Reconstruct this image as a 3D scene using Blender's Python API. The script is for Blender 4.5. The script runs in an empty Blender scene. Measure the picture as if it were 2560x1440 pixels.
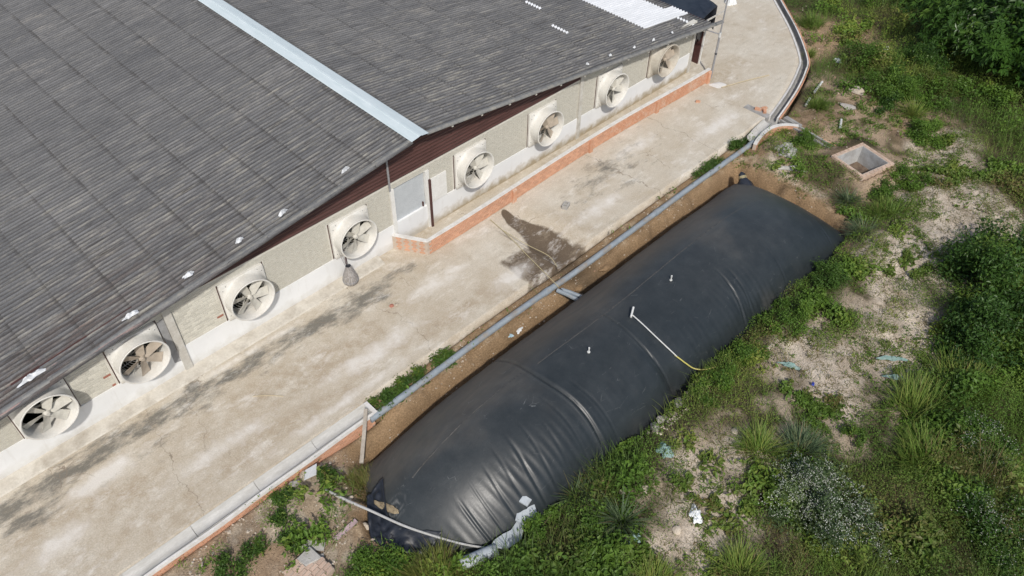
import bpy, math, random
import numpy as np
from mathutils import Matrix, Vector
S = bpy.context.scene
COL = S.collection
random.seed(7)
RNG = np.random.default_rng(11)
rad = math.radians

# ------------------------------------------------------------------ camera, light, exposure
def cam_axes(yaw, pitch, roll):
    f = np.array([math.cos(pitch)*math.cos(yaw), math.cos(pitch)*math.sin(yaw), -math.sin(pitch)])
    r = np.array([math.sin(yaw), -math.cos(yaw), 0.0]); u = np.cross(r, f)
    c, s = math.cos(roll), math.sin(roll)
    return c*r+s*u, -s*r+c*u, f
CAM = np.array([0.4833, -16.1284, 17.6929]); FPX = 2000.3
AX = cam_axes(rad(44.3767), rad(45.5381), rad(1.2695))
cd = bpy.data.cameras.new('camera'); cam = bpy.data.objects.new('camera', cd); COL.objects.link(cam)
r_, u_, f_ = AX
cam.matrix_world = Matrix(((r_[0], u_[0], -f_[0], CAM[0]), (r_[1], u_[1], -f_[1], CAM[1]), (r_[2], u_[2], -f_[2], CAM[2]), (0, 0, 0, 1)))
cd.sensor_width = 36.0; cd.lens = 36.0*FPX/2560.0; cd.clip_start = 0.1; cd.clip_end = 2000
S.camera = cam
SUN_EL, SUN_AZ = 47.0, 215.0
w = bpy.data.worlds.new('World'); S.world = w; w.use_nodes = True
nt = w.node_tree; bg = nt.nodes['Background']
sky = nt.nodes.new('ShaderNodeTexSky'); sky.sky_type = 'NISHITA'; sky.sun_disc = False
sky.sun_elevation = rad(SUN_EL); sky.sun_rotation = rad(SUN_AZ); sky.air_density = 1.0; sky.dust_density = 2.5; sky.ozone_density = 1.0
nt.links.new(sky.outputs[0], bg.inputs[0]); bg.inputs[1].default_value = 0.112
sd = bpy.data.lights.new('sun', 'SUN'); so = bpy.data.objects.new('sun', sd); COL.objects.link(so)
sd.energy = 3.25; sd.angle = rad(2.2); sd.color = (1.0, 0.955, 0.89)
sdir = Vector((math.sin(rad(SUN_AZ))*math.cos(rad(SUN_EL)), math.cos(rad(SUN_AZ))*math.cos(rad(SUN_EL)), math.sin(rad(SUN_EL))))
so.rotation_euler = sdir.to_track_quat('Z', 'Y').to_euler(); so.location = (0, -20, 40)
S.view_settings.view_transform = 'Standard'; S.view_settings.look = 'None'; S.view_settings.gamma = 1.0
S.view_settings.use_curve_mapping = False; S.view_settings.exposure = 0.0
S.render.engine = 'CYCLES'

# ------------------------------------------------------------------ numpy noise and the shape of the land
def _h(ix, iy, seed):
    n = (ix.astype(np.int64)*374761393 + iy.astype(np.int64)*668265263 + seed*1442695041) & 0xFFFFFFFF
    n = ((n ^ (n >> 13))*1274126177) & 0xFFFFFFFF
    return ((n ^ (n >> 16)) & 0xFFFF)/65535.0
def vn(x, y, seed=0):
    x = np.asarray(x, float); y = np.asarray(y, float)
    ix = np.floor(x); iy = np.floor(y); fx = x-ix; fy = y-iy
    fx = fx*fx*(3-2*fx); fy = fy*fy*(3-2*fy)
    a = _h(ix, iy, seed); b = _h(ix+1, iy, seed); c = _h(ix, iy+1, seed); d = _h(ix+1, iy+1, seed)
    return (a*(1-fx)+b*fx)*(1-fy)+(c*(1-fx)+d*fx)*fy
def fbm(x, y, sc=1.0, octv=4, seed=0):
    t = 0; am = 1; tot = 0
    for k in range(octv):
        t = t + am*vn(np.asarray(x)*sc*2**k+17.3*k, np.asarray(y)*sc*2**k-9.1*k, seed+k); tot += am; am *= .5
    return t/tot
def sst(a, b, x):
    t = np.clip((np.asarray(x, float)-a)/(b-a), 0, 1); return t*t*(3-2*t)
PX0, PX1, PY0, PY1 = 4.85, 23.75, -10.15, -5.02          # the digester pit
def left_d(x, y):                                         # distance inside the two slanting banks at the near end
    d1 = (x-4.62)*.872+(y+7.5)*-.489                       # line (4.62,-7.5) -> (5.77,-5.45)
    d2 = (x-4.62)*.842+(y+7.5)*.539                        # line (4.62,-7.5) -> (6.3,-10.15)
    return np.minimum(d1, d2)
def pit_sd(x, y):
    n = (fbm(x, y, .9, 3, 5)-.5)*(.30+.35*(y < -5.6))+.10*(fbm(x, y, 3.5, 2, 6)-.5)
    d = np.minimum(np.minimum(PX1-x, left_d(x, y)), np.minimum(y-PY0, PY1-y))
    return d+n-.05
DRAIN = [(44, 10.5), (39.6, 4.9), (35.95, 1.05), (33.8, -1.2), (31.9, -2.85), (30.9, -3.35), (29.6, -3.8), (28.4, -4.12), (27.0, -4.45)]
def drain_y(x):
    p = sorted(DRAIN); return np.interp(x, [a for a, b in p], [b for a, b in p])
def T(x, y):
    x = np.asarray(x, float); y = np.asarray(y, float)
    z = -.22+.10*(fbm(x, y, .8, 4, 1)-.5)
    z = z+sst(-9.6, -11.0, y)*(.42+.35*(fbm(x, y, .35, 3, 2)-.5))
    z = z+sst(23.0, 25.0, x)*sst(-4.6, -5.6, y)*(.18+.25*(fbm(x, y, .5, 3, 3)-.5))*(1-sst(-9.6, -11, y))
    z = z+sst(27.0, 30, x)*(.12+.22*(fbm(x, y, .6, 3, 9)-.5))*(1-sst(-9.6, -11, y))
    z = z+(1-sst(4.2, 5.6, x))*sst(-4.9, -5.6, y)*(.10+.12*(fbm(x, y, 1.3, 3, 4)-.5))*(1-sst(-9.6, -11, y))
    z = z-.45*(1-sst(7.0, 7.1, x))*sst(-4.80, -4.74, y)
    z = z-.42*sst(4.6, 6.4, x)*(1-sst(6.9, 7.6, x))*sst(-4.3, -5.4, y)*(1-sst(-6.2, -7.5, y))
    z = z-.16*np.exp(-((x-15.0)/.9)**2)*np.exp(-((y+4.8)/.8)**2)
    z = z+.035*(fbm(x, y, 5, 2, 8)-.5)
    yard = sst(-4.35, -4.15, y)*(1-sst(27.2, 27.5, x)*(1-sst(-.2, .2, y-drain_y(x)-.25)))
    z = z*(1-yard)-.5*yard
    dd = np.abs(y-drain_y(x)); tr = (1-sst(.2, .42, dd))*sst(26.6, 27.2, x)
    z = z*(1-tr)-.5*tr
    bxd = np.maximum(np.abs((x-26.4)*.97-(y+8.45)*.24)-.86, np.abs((x-26.4)*.24+(y+8.45)*.97)-.78); z = z+.34*np.exp(-np.clip(bxd, 0, 9)**2/.25)*(bxd > -.1)*sst(-10.2, -9.4, y)
    z = z-.35*sst(24.9, 25.2, x)*(1-sst(27.2, 27.5, x))*sst(-5.05, -4.85, y)*(1-sst(-4.25, -4.2, y))
    z = np.where(bxd < -.06, -1.4, z)
    s = pit_sd(x, y); m = sst(-.08, .62, s)**.8
    return z*(1-m)+(-1.15)*m+.20*(fbm(x, y, 2.3, 4, 12)-.5)*sst(-.3, .0, s)*(1-sst(.45, .7, s))
MX0, MX1, MY0, MY1 = 4.75, 23.36, -10.25, -5.50
def memb(x, y):
    """height of the inflated cover over the plan"""
    x = np.asarray(x, float); y = np.asarray(y, float)
    v = np.clip((y-(MY0+MY1)/2)/((MY1-MY0)/2), -1, 1)
    c = np.clip(1-np.abs(v)**2.3, 0, 1)
    a1 = (x-4.75)*.872+(y+7.6)*-.489; a2 = (x-4.75)*.842+(y+7.6)*.539
    ld = -.5*np.log(np.exp(-a1/.5)+np.exp(-a2/.5)+1e-9)+.3
    l = np.clip((3.9-ld)/3.9, 0, 1); r = np.clip((x-(MX1-5.0))/5.0, 0, 1)
    c = np.power(c, .62-.30*sst(.35, 1.0, r))
    e = np.power(np.clip(1-l**2.4, 0, 1), .75)*np.power(np.clip(1-r**2.2, 0, 1), .64)
    return -.75+2.05*c*e*(1-.05*np.exp(-((x-13.4)/.5)**2)*sst(.2, -.9, v))

# ------------------------------------------------------------------ helpers: tags, meshes, materials
def tag(o, label=None, cat=None, group=None, kind=None):
    if label: o['label'] = label
    if cat: o['category'] = cat
    if group: o['group'] = group
    if kind: o['kind'] = kind
    return o
def thing(name, label, cat, loc=(0, 0, 0), rotz=0.0, group=None):
    o = bpy.data.objects.new(name, None); COL.objects.link(o); o.empty_display_size = .2
    o.location = loc; o.rotation_euler = (0, 0, rotz)
    return tag(o, label, cat, group)
def link(name, me, parent=None, mat4=None):
    o = bpy.data.objects.new(name, me); COL.objects.link(o)
    if mat4 is not None: o.matrix_world = mat4
    if parent is not None: o.parent = parent
    return o
def npmesh(name, V, F, mat=None, smooth=False, attrs=None, cols=None):
    """V (n,3), F (m,k) with one k"""
    V = np.asarray(V, np.float32); F = np.asarray(F, np.int32)
    me = bpy.data.meshes.new(name); k = F.shape[1]; m = F.shape[0]
    me.vertices.add(len(V)); me.vertices.foreach_set('co', V.ravel())
    me.loops.add(m*k); me.loops.foreach_set('vertex_index', F.ravel())
    me.polygons.add(m); me.polygons.foreach_set('loop_start', np.arange(0, m*k, k, dtype=np.int32))
    me.polygons.foreach_set('loop_total', np.full(m, k, np.int32))
    me.polygons.foreach_set('use_smooth', np.full(m, smooth, bool))
    for an, av in (attrs or {}).items():
        a = me.attributes.new(an, 'FLOAT', 'POINT'); a.data.foreach_set('value', np.asarray(av, np.float32).ravel())
    for an, av in (cols or {}).items():
        a = me.attributes.new(an, 'FLOAT_COLOR', 'POINT'); a.data.foreach_set('color', np.asarray(av, np.float32).ravel())
    me.update(calc_edges=True)
    if mat: me.materials.append(mat)
    return me
class MB:
    """collects boxes, tubes, prisms and builds them as one mesh"""
    def __init__(s): s.v = []; s.f = []
    def add(s, vs, fs):
        b = len(s.v); s.v += [tuple(float(c) for c in v) for v in vs]; s.f += [tuple(b+i for i in f) for f in fs]; return s
    def box(s, x0, x1, y0, y1, z0, z1):
        return s.add([(x0, y0, z0), (x1, y0, z0), (x1, y1, z0), (x0, y1, z0), (x0, y0, z1), (x1, y0, z1), (x1, y1, z1), (x0, y1, z1)],
                     [(0, 3, 2, 1), (4, 5, 6, 7), (0, 1, 5, 4), (1, 2, 6, 5), (2, 3, 7, 6), (3, 0, 4, 7)])
    def prism_xz(s, poly, y0, y1):                       # poly counter-clockwise seen from -y
        n = len(poly); vs = [(x, y0, z) for x, z in poly]+[(x, y1, z) for x, z in poly]
        return s.add(vs, [tuple(range(n)), tuple(range(2*n-1, n-1, -1))]+[((i+1) % n, i, n+i, n+(i+1) % n) for i in range(n)])
    def bar(s, a, b, r=.02, r2=None, seg=8, caps=True): return s.tube([a, b], r, seg, r2, caps)
    def tube(s, path, r, seg=8, r2=None, caps=True):
        P = [Vector(p) for p in path]; n = len(P); rings = []; up = None
        for i, p in enumerate(P):
            t = (P[min(i+1, n-1)]-P[max(i-1, 0)]).normalized()
            if up is None:
                up = Vector((0, 0, 1)) if abs(t.z) < .9 else Vector((1, 0, 0))
            a = t.cross(up).normalized(); up = a.cross(t).normalized()
            rr = r if r2 is None else r+(r2-r)*i/max(1, n-1)
            rings.append([p+a*rr*math.cos(2*math.pi*k/seg)+up*rr*math.sin(2*math.pi*k/seg) for k in range(seg)])
        vs = [v for rg in rings for v in rg]
        fs = [(i*seg+k, i*seg+(k+1) % seg, (i+1)*seg+(k+1) % seg, (i+1)*seg+k) for i in range(n-1) for k in range(seg)]
        if caps: fs += [tuple(range(seg-1, -1, -1)), tuple((n-1)*seg+k for k in range(seg))]
        return s.add(vs, fs)
    def lathe(s, prof, seg=24, o=(0, 0, 0), axis='z'):
        vs = []; n = len(prof)
        for k in range(seg):
            a = 2*math.pi*k/seg; c, q = math.cos(a), math.sin(a)
            for r, h in prof:
                p = (r*c, r*q, h) if axis == 'z' else (r*c, h, r*q)
                vs.append((p[0]+o[0], p[1]+o[1], p[2]+o[2]))
        fs = [(k*n+i, ((k+1) % seg)*n+i, ((k+1) % seg)*n+i+1, k*n+i+1) for k in range(seg) for i in range(n-1)]
        if axis == 'y': fs = [f[::-1] for f in fs]
        return s.add(vs, fs)
    def sweep(s, path, prof, close=False):               # prof: (lateral, z) points, lateral to the right of travel
        P = [Vector((p[0], p[1], p[2] if len(p) > 2 else 0)) for p in path]; n = len(P); m = len(prof); vs = []
        for i, p in enumerate(P):
            t = (P[min(i+1, n-1)]-P[max(i-1, 0)]); t.z = 0; t.normalize(); a = Vector((t.y, -t.x, 0))
            for l, z in prof: vs.append(p+a*l+Vector((0, 0, z)))
        mm = m if close else m-1
        fs = [(i*m+k, i*m+(k+1) % m, (i+1)*m+(k+1) % m, (i+1)*m+k) for i in range(n-1) for k in range(mm)]
        if close: fs += [tuple(range(m-1, -1, -1)), tuple((n-1)*m+k for k in range(m))]
        return s.add(vs, fs)
    def mesh(s, name, mat=None, smooth=False):
        me = bpy.data.meshes.new(name); me.from_pydata(s.v, [], s.f); me.update()
        if smooth: me.polygons.foreach_set('use_smooth', np.ones(len(me.polygons), bool))
        if mat: me.materials.append(mat)
        return me
    def build(s, name, mat=None, parent=None, smooth=False, mat4=None): return link(name, s.mesh(name, mat, smooth), parent, mat4)
def autosmooth(o, ang=35):
    me = o.data
    me.polygons.foreach_set('use_smooth', np.ones(len(me.polygons), bool))
    if hasattr(me, 'set_sharp_from_angle'): me.set_sharp_from_angle(angle=rad(ang))
    return o

class NT:
    def __init__(s, m): s.t = m.node_tree; s.L = s.t.links
    def n(s, ty, **k):
        nd = s.t.nodes.new(ty)
        for a, b in k.items(): setattr(nd, a, b)
        return nd
    def pos(s, scale=(1, 1, 1), obj=False):
        src = s.n('ShaderNodeTexCoord').outputs['Object'] if obj else s.n('ShaderNodeNewGeometry').outputs['Position']
        mp = s.n('ShaderNodeMapping'); mp.inputs['Scale'].default_value = scale; s.L.new(src, mp.inputs['Vector']); return mp.outputs[0]
    def noise(s, vec, scale=5, detail=6, rough=.6, lo=.35, hi=.65):
        t = s.n('ShaderNodeTexNoise'); t.inputs['Scale'].default_value = scale; t.inputs['Detail'].default_value = detail; t.inputs['Roughness'].default_value = rough
        s.L.new(vec, t.inputs['Vector']); r = s.n('ShaderNodeMapRange'); r.inputs['From Min'].default_value = lo; r.inputs['From Max'].default_value = hi
        s.L.new(t.outputs['Fac'], r.inputs['Value']); return r.outputs[0]
    def mix(s, f, a, b, mode='MIX'):
        m = s.n('ShaderNodeMix', data_type='RGBA', blend_type=mode)
        for sock, v in ((m.inputs[0], f), (m.inputs[6], a), (m.inputs[7], b)):
            if hasattr(v, 'is_linked') or hasattr(v, 'links'): s.L.new(v, sock)
            elif isinstance(v, (int, float)): sock.default_value = v
            else: sock.default_value = (*v, 1) if len(v) == 3 else v
        return m.outputs[2]
    def math(s, op, a, b=None, clamp=False):
        m = s.n('ShaderNodeMath', operation=op, use_clamp=clamp)
        for sock, v in ((m.inputs[0], a), (m.inputs[1], b)):
            if v is None: continue
            if hasattr(v, 'links'): s.L.new(v, sock)
            else: sock.default_value = v
        return m.outputs[0]
    def rng(s, v, a, b, c=0., d=1.):
        r = s.n('ShaderNodeMapRange'); s.L.new(v, r.inputs[0])
        for i, q in zip((1, 2, 3, 4), (a, b, c, d)): r.inputs[i].default_value = q
        return r.outputs[0]
    def attr(s, name, out='Fac'): a = s.n('ShaderNodeAttribute'); a.attribute_name = name; return a.outputs[out]
    def orand(s): return s.n('ShaderNodeObjectInfo').outputs['Random']
    def xyz(s, v):
        x = s.n('ShaderNodeSeparateXYZ'); s.L.new(v, x.inputs[0]); return x.outputs
def newmat(name, rough=.8, spec=.3):
    m = bpy.data.materials.new(name); m.use_nodes = True; k = NT(m); b = m.node_tree.nodes['Principled BSDF']
    b.inputs['Roughness'].default_value = rough; b.inputs['Specular IOR Level'].default_value = spec
    return m, k, b
def bump(k, b, h, strength=.3, dist=.01):
    n = k.n('ShaderNodeBump'); n.inputs['Strength'].default_value = strength; n.inputs['Distance'].default_value = dist
    k.L.new(h, n.inputs['Height']); k.L.new(n.outputs[0], b.inputs['Normal'])
def simple(name, c, c2=None, scale=6, rough=.75, spec=.3, rnd=0., dirt=None, dirtf=.5, bmp=.15, metal=0., stretch=(1, 1, 1), obj=True):
    """two-tone mottled material with optional per-object variation and dirt"""
    m, k, b = newmat(name, rough, spec); v = k.pos(stretch, obj)
    c2 = c2 or tuple(x*.72 for x in c)
    col = k.mix(k.noise(v, scale), c, c2)
    fine = k.noise(v, scale*7, 3)
    col = k.mix(k.math('MULTIPLY', fine, .25), col, tuple(x*.6 for x in c2))
    if dirt: col = k.mix(k.math('MULTIPLY', k.noise(v, scale*.6, 8, .7, .48, .7), dirtf), col, dirt)
    if rnd:
        col = k.mix(1.0, col, k.mix(k.orand(), (1-rnd,)*3, (1+rnd,)*3), 'MULTIPLY')
    k.L.new(col, b.inputs['Base Color']); b.inputs['Metallic'].default_value = metal
    if bmp: bump(k, b, fine, bmp, .01)
    return m
def smooth_path(pp, n=6):
    out = []
    for i in range(len(pp)-1):
        p_1, p0_, p1, p2 = Vector(pp[max(i-1, 0)]), Vector(pp[i]), Vector(pp[i+1]), Vector(pp[min(i+2, len(pp)-1)])
        for s_ in range(n):
            t = s_/n; out.append(.5*((2*p0_)+(p1-p_1)*t+(2*p_1-5*p0_+4*p1-p2)*t*t+(3*p0_-p_1-3*p1+p2)*t**3))
    out.append(Vector(pp[-1])); return out

# ------------------------------------------------------------------ the ground
PALE = [[[30.05,-8.99],[31.41,-10.29],[28.49,-12.27],[27.43,-13.94],[25.8,-14.56],[23.65,-14.03],[24.09,-13.19],[21.54,-13.44],[20.55,-13.4],[20.03,-12.9],[20.21,-12.16],[21.83,-11.03],[23.1,-10.64],[24.75,-11.38],[25.57,-10.1],[28.21,-9.72]],[[19.73,-12.15],[21.54,-13.44],[19.74,-14.75],[18.17,-14.43],[17.95,-13.83],[18.41,-12.85]],[[16.4,-10.92],[18.41,-11.56],[17.75,-12.83],[16.76,-13.26],[16.09,-14.09],[15.28,-13.49],[16.08,-12.41],[15.97,-11.32]],[[10.75,-11.27],[11.85,-11.19],[12.0,-11.84],[11.98,-12.94],[11.54,-13.58],[10.64,-13.28],[9.63,-13.54],[9.79,-12.74],[10.48,-12.1]],[[12.82,-11.88],[13.46,-12.07],[13.52,-12.64],[12.85,-12.83],[12.49,-12.48]],[[8.81,-12.33],[9.55,-12.21],[9.56,-12.79],[9.03,-13.08]],[[24.53,-5.89],[24.22,-7.25],[24.23,-8.21],[23.62,-8.25],[23.29,-7.0],[23.69,-6.09]]]
SOIL = [[[34.78,-0.04],[37.25,-3.41],[36.37,-4.65],[33.94,-3.61],[31.43,-2.91],[32.84,-1.35]],[[28.17,-4.14],[28.53,-6.44],[30.0,-6.67],[29.48,-8.46],[30.76,-9.3],[31.11,-8.49],[31.16,-6.76],[30.58,-6.01],[27.67,-6.75],[26.16,-7.43],[26.54,-5.68]],[[22.85,-5.62],[24.1,-5.65],[24.23,-8.21],[23.57,-10.25],[22.24,-10.09]],[[26.23,-8.84],[27.08,-9.65],[26.41,-10.29],[25.47,-9.7]]]
def inside(x, y, poly):
    c = np.zeros(x.shape, bool); n = len(poly)
    for i in range(n):
        x1, y1 = poly[i]; x2, y2 = poly[(i+1) % n]
        c ^= ((y1 > y) != (y2 > y)) & (x < (x2-x1)*(y-y1)/(y2-y1+1e-12)+x1)
    return c
def edge_d(x, y, poly):
    d = np.full(x.shape, 1e9); n = len(poly)
    for i in range(n):
        ax, ay = poly[i]; bx, by = poly[(i+1) % n]; dx, dy = bx-ax, by-ay
        t = np.clip(((x-ax)*dx+(y-ay)*dy)/(dx*dx+dy*dy+1e-12), 0, 1); d = np.minimum(d, np.hypot(x-ax-t*dx, y-ay-t*dy))
    return d
def zone(x, y, polys, soft=.5, warp=.9, seed=40):
    x = np.asarray(x, float); y = np.asarray(y, float)
    wx = x+(fbm(x, y, 1.1, 4, seed)-.5)*warp*1.6; wy = y+(fbm(x, y, 1.1, 4, seed+9)-.5)*warp*1.6
    m = np.zeros(x.shape)
    for p in polys:
        s = np.where(inside(wx, wy, p), 1, -1)*edge_d(wx, wy, p); m = np.maximum(m, sst(-soft, soft*.6, s))
    return m
def rubble_zone(x, y):                                    # the sandy rubble at the near end of the pit
    x = np.asarray(x, float); y = np.asarray(y, float)
    return (1-sst(5.4, 6.2, x))*sst(-8.2, -7.4, y-(x-4.6)*.0)*(1-sst(-4.85, -4.7, y))
def bank_zone(x, y):                                      # bare banks of the pit and the pipe strip
    s = pit_sd(x, y); return np.maximum(sst(-.5, -.1, s)*sst(-9.9, -9.3, y), sst(6.6, 7, x)*(1-sst(24.6, 25.4, x))*sst(-5.7, -5.4, y)*(1-sst(-4.25, -4.15, y)))
def sparse(x, y):
    return sst(8, 10, x)*(1-sst(26, 28, x))*sst(-10.9, -11.6, y)*(1-sst(-13.6, -15, y+.10*(x-10)))*sst(.44, .58, fbm(x, y, 1.0, 4, 25))
def built(x, y):                                          # yard, drain, barn: nothing grows
    x = np.asarray(x, float); y = np.asarray(y, float)
    a = (y > -4.3) & (x < 27.1); b = (x >= 26.8) & (y > drain_y(x)-.42)
    c = (x > 25.5) & (x < 27.5) & (y > -9.3) & (y < -7.5); d = (y > -4.85) & (x < 7.0)
    return a | b | c | d | (pit_sd(x, y) > .05)
def axis(a, b, st, lo, hi):
    mid = np.arange(a, b+st/2, st); L = []; R = []; d = st; q = a
    while q > lo: d *= 1.35; q -= d; L.append(q)
    d = st; q = b
    while q < hi: d *= 1.35; q += d; R.append(q)
    return np.concatenate([L[::-1], mid, R])
gx = axis(1.0, 42.0, .085, -400, 500); gy = axis(-17.5, 3.0, .085, -400, 400)
X, Y = np.meshgrid(gx, gy); ZT = T(X, Y)
nx, ny = len(gx), len(gy); I = np.arange(nx*ny).reshape(ny, nx)
F = np.stack([I[:-1, :-1], I[:-1, 1:], I[1:, 1:], I[1:, :-1]], -1).reshape(-1, 4)
def lerp(a, b, m): return a*(1-m[..., None])+np.asarray(b)*m[..., None]
n1 = fbm(X, Y, .7, 4, 21); n2 = fbm(X, Y, 3.2, 3, 22)
C = lerp(np.ones(X.shape+(3,))*np.array((.055, .052, .030)), (.10, .088, .05), n2)
C = lerp(C, (.38, .27, .185), zone(X, Y, SOIL, 1.3)*(.75+.25*n2)); fz = sst(23.2, 25.5, X)*(1-sst(-9.3, -10.5, Y))*(1-sst(31, 33, X)); C = lerp(C, (.40, .31, .225), fz*sst(.40, .58, fbm(X, Y, .9, 4, 24))*.8)
pal = zone(X, Y, PALE, .55)*np.clip(.45+1.1*(n2-.25), 0, 1); pal_full = zone(X, Y, PALE, .8)
C = lerp(C, (.30, .235, .17), pal_full*.75); spz = sst(8, 10, X)*(1-sst(26, 28, X))*sst(-10.9, -11.6, Y)*(1-sst(-13.6, -15, Y+.10*(X-10))); C = lerp(C, (.40, .335, .26), spz*sst(.47, .60, fbm(X, Y, 1.0, 4, 25))*.85); C = lerp(C, (.60, .535, .455), pal)
rz = rubble_zone(X, Y); C = lerp(C, (.32, .255, .185), rz); C = lerp(C, (.45, .39, .31), rz*sst(.48, .62, n2)*.8)
C = lerp(C, (.30, .20, .125), rz*sst(.52, .62, n1)*.5)
bz = bank_zone(X, Y); C = lerp(C, (.27, .19, .115), bz); C = lerp(C, (.40, .315, .22), bz*sst(.5, .68, n2)*sst(-.02, -.2, pit_sd(X, Y)))
ps = pit_sd(X, Y); pm = sst(.0, .3, ps)
C = lerp(C, (.225, .150, .085), pm*.9); C = lerp(C, (.055, .046, .04), sst(.42, .62, ps))
wet = np.exp(-((X-15.1)/.75)**2)*sst(-5.6, -5.2, Y)*(1-sst(-4.2, -4.1, Y)); C = lerp(C, (.10, .075, .05), wet*.8)
n3 = fbm(X, Y, 1.6, 3, 33); C = C*(.82+.36*n3)[..., None]
m, k, b = newmat('earth', .95, .1); v = k.pos()
col = k.attr('Col', 'Color'); fine = k.noise(v, 22, 5, .7, .3, .7); f2 = k.noise(v, 60, 2, .6, .3, .7)
col = k.mix(1.0, col, k.mix(fine, (.62, .60, .57), (1.32, 1.30, 1.27)), 'MULTIPLY'); col = k.mix(1.0, col, k.mix(f2, (.8, .8, .8), (1.2, 1.2, 1.2)), 'MULTIPLY')
k.L.new(col, b.inputs['Base Color']); bump(k, b, fine, .6, .03); EARTH = m
V = np.stack([X, Y, ZT], -1).reshape(-1, 3)
ground = link('ground', npmesh('ground', V, F, EARTH, True, cols={'Col': np.concatenate([C, np.ones(X.shape+(1,))], -1).reshape(-1, 4)}))
tag(ground, kind='structure')

# concrete yard: sheet with a worn hollow where the runoff leaves it
def yard_z(x, y):
    d1 = x-(14.25+.10*(-y)) ; left = sst(-.06, .10, d1); right = 1-sst(.55, 2.0, d1-.0*(y))
    dep = left*right*sst(-1.3, -3.4, y)
    return -.30*dep-.09*np.exp(-((x-15.3)/.5)**2)*sst(-.6, -1.6, y)*(1-sst(-3.4, -4, y)*.3)+.012*(fbm(x, y, .6, 3, 60)-.5)
m, k, b = newmat('concrete', .85, .2); v = k.pos()
st = k.attr('stain'); wt = k.attr('wet'); br = k.attr('brown')
big = k.noise(v, .55, 7, .65, .3, .7); mid = k.noise(v, 2.6, 7, .7, .3, .7); strk = k.noise(k.pos((.5, 3.5, 1)), 1.6, 7, .7, .3, .7); fine = k.noise(v, 26, 4, .7, .3, .7)
col = k.mix(mid, (.60, .565, .49), (.46, .42, .345)); col = k.mix(k.math('MULTIPLY', strk, .5), col, (.70, .665, .60))
col = k.mix(k.math('MULTIPLY', big, .7), col, (.42, .35, .255)); col = k.mix(k.math('MULTIPLY', br, mid), col, (.37, .30, .215))
moss = k.noise(k.pos((.8, 1.9, 1)), 1.25, 11, .74, .28, .72); col = k.mix(k.math('MULTIPLY', k.rng(k.math('ADD', st, k.math('MULTIPLY', moss, 1.5)), 1.12, 1.72), .88, True), col, (.14, .135, .118))
col = k.mix(k.math('MULTIPLY', k.rng(k.math('ADD', wt, k.math('MULTIPLY', k.math('SUBTRACT', mid, .5), .22)), .36, .52), .95), col, (.108, .080, .055))
col = k.mix(1.0, col, k.mix(fine, (.80, .80, .79), (1.17, 1.17, 1.17)), 'MULTIPLY')
px_ = k.xyz(k.n('ShaderNodeNewGeometry').outputs['Position']); wob = k.math('MULTIPLY', k.noise(k.pos(), .9, 4, .6, .3, .7), .5)
for jx, sl, wd in ((19.6, .10, .018), (23.3, .06, .014), (9.2, .12, .010), (2.6, -.1, .010)):
    q = k.math('ABSOLUTE', k.math('SUBTRACT', k.math('ADD', k.math('ADD', px_[0], k.math('MULTIPLY', px_[1], sl)), wob), jx+.25))
    col = k.mix(k.math('MULTIPLY', k.rng(q, wd*1.6, wd*.6), k.rng(mid, 0, .8, .15, .8)), col, (.20, .165, .125))
cv = k.n('ShaderNodeTexVoronoi', feature='DISTANCE_TO_EDGE'); cv.inputs['Scale'].default_value = .42; wv2 = k.n('ShaderNodeVectorMath', operation='ADD'); nz_ = k.n('ShaderNodeTexNoise'); nz_.inputs['Scale'].default_value = 1.3; nz_.inputs['Detail'].default_value = 6; k.L.new(k.pos(), nz_.inputs['Vector']); k.L.new(k.pos(), wv2.inputs[0]); k.L.new(nz_.outputs['Color'], wv2.inputs[1]); k.L.new(wv2.outputs[0], cv.inputs['Vector'])
col = k.mix(k.math('MULTIPLY', k.rng(cv.outputs['Distance'], .006, .001), k.noise(k.pos(), .4, 3, .5, .56, .66)), col, (.22, .18, .14))
blot = k.noise(k.pos((1, 1.6, 1)), 1.1, 9, .78, .54, .66); col = k.mix(k.math('MULTIPLY', blot, .5), col, (.35, .295, .22)); col = k.mix(k.math('MULTIPLY', k.rng(k.math('ADD', k.attr('pale'), k.math('MULTIPLY', k.math('SUBTRACT', mid, .5), .7)), .25, .75), .75), col, (.70, .675, .63)); wht = k.noise(k.pos((1, 2.2, 1)), .8, 9, .78, .54, .70); col = k.mix(k.math('MULTIPLY', wht, .7), col, (.74, .72, .68))
k.L.new(col, b.inputs['Base Color']); bump(k, b, k.math('ADD', fine, mid), .35, .012); CONC = m
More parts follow.
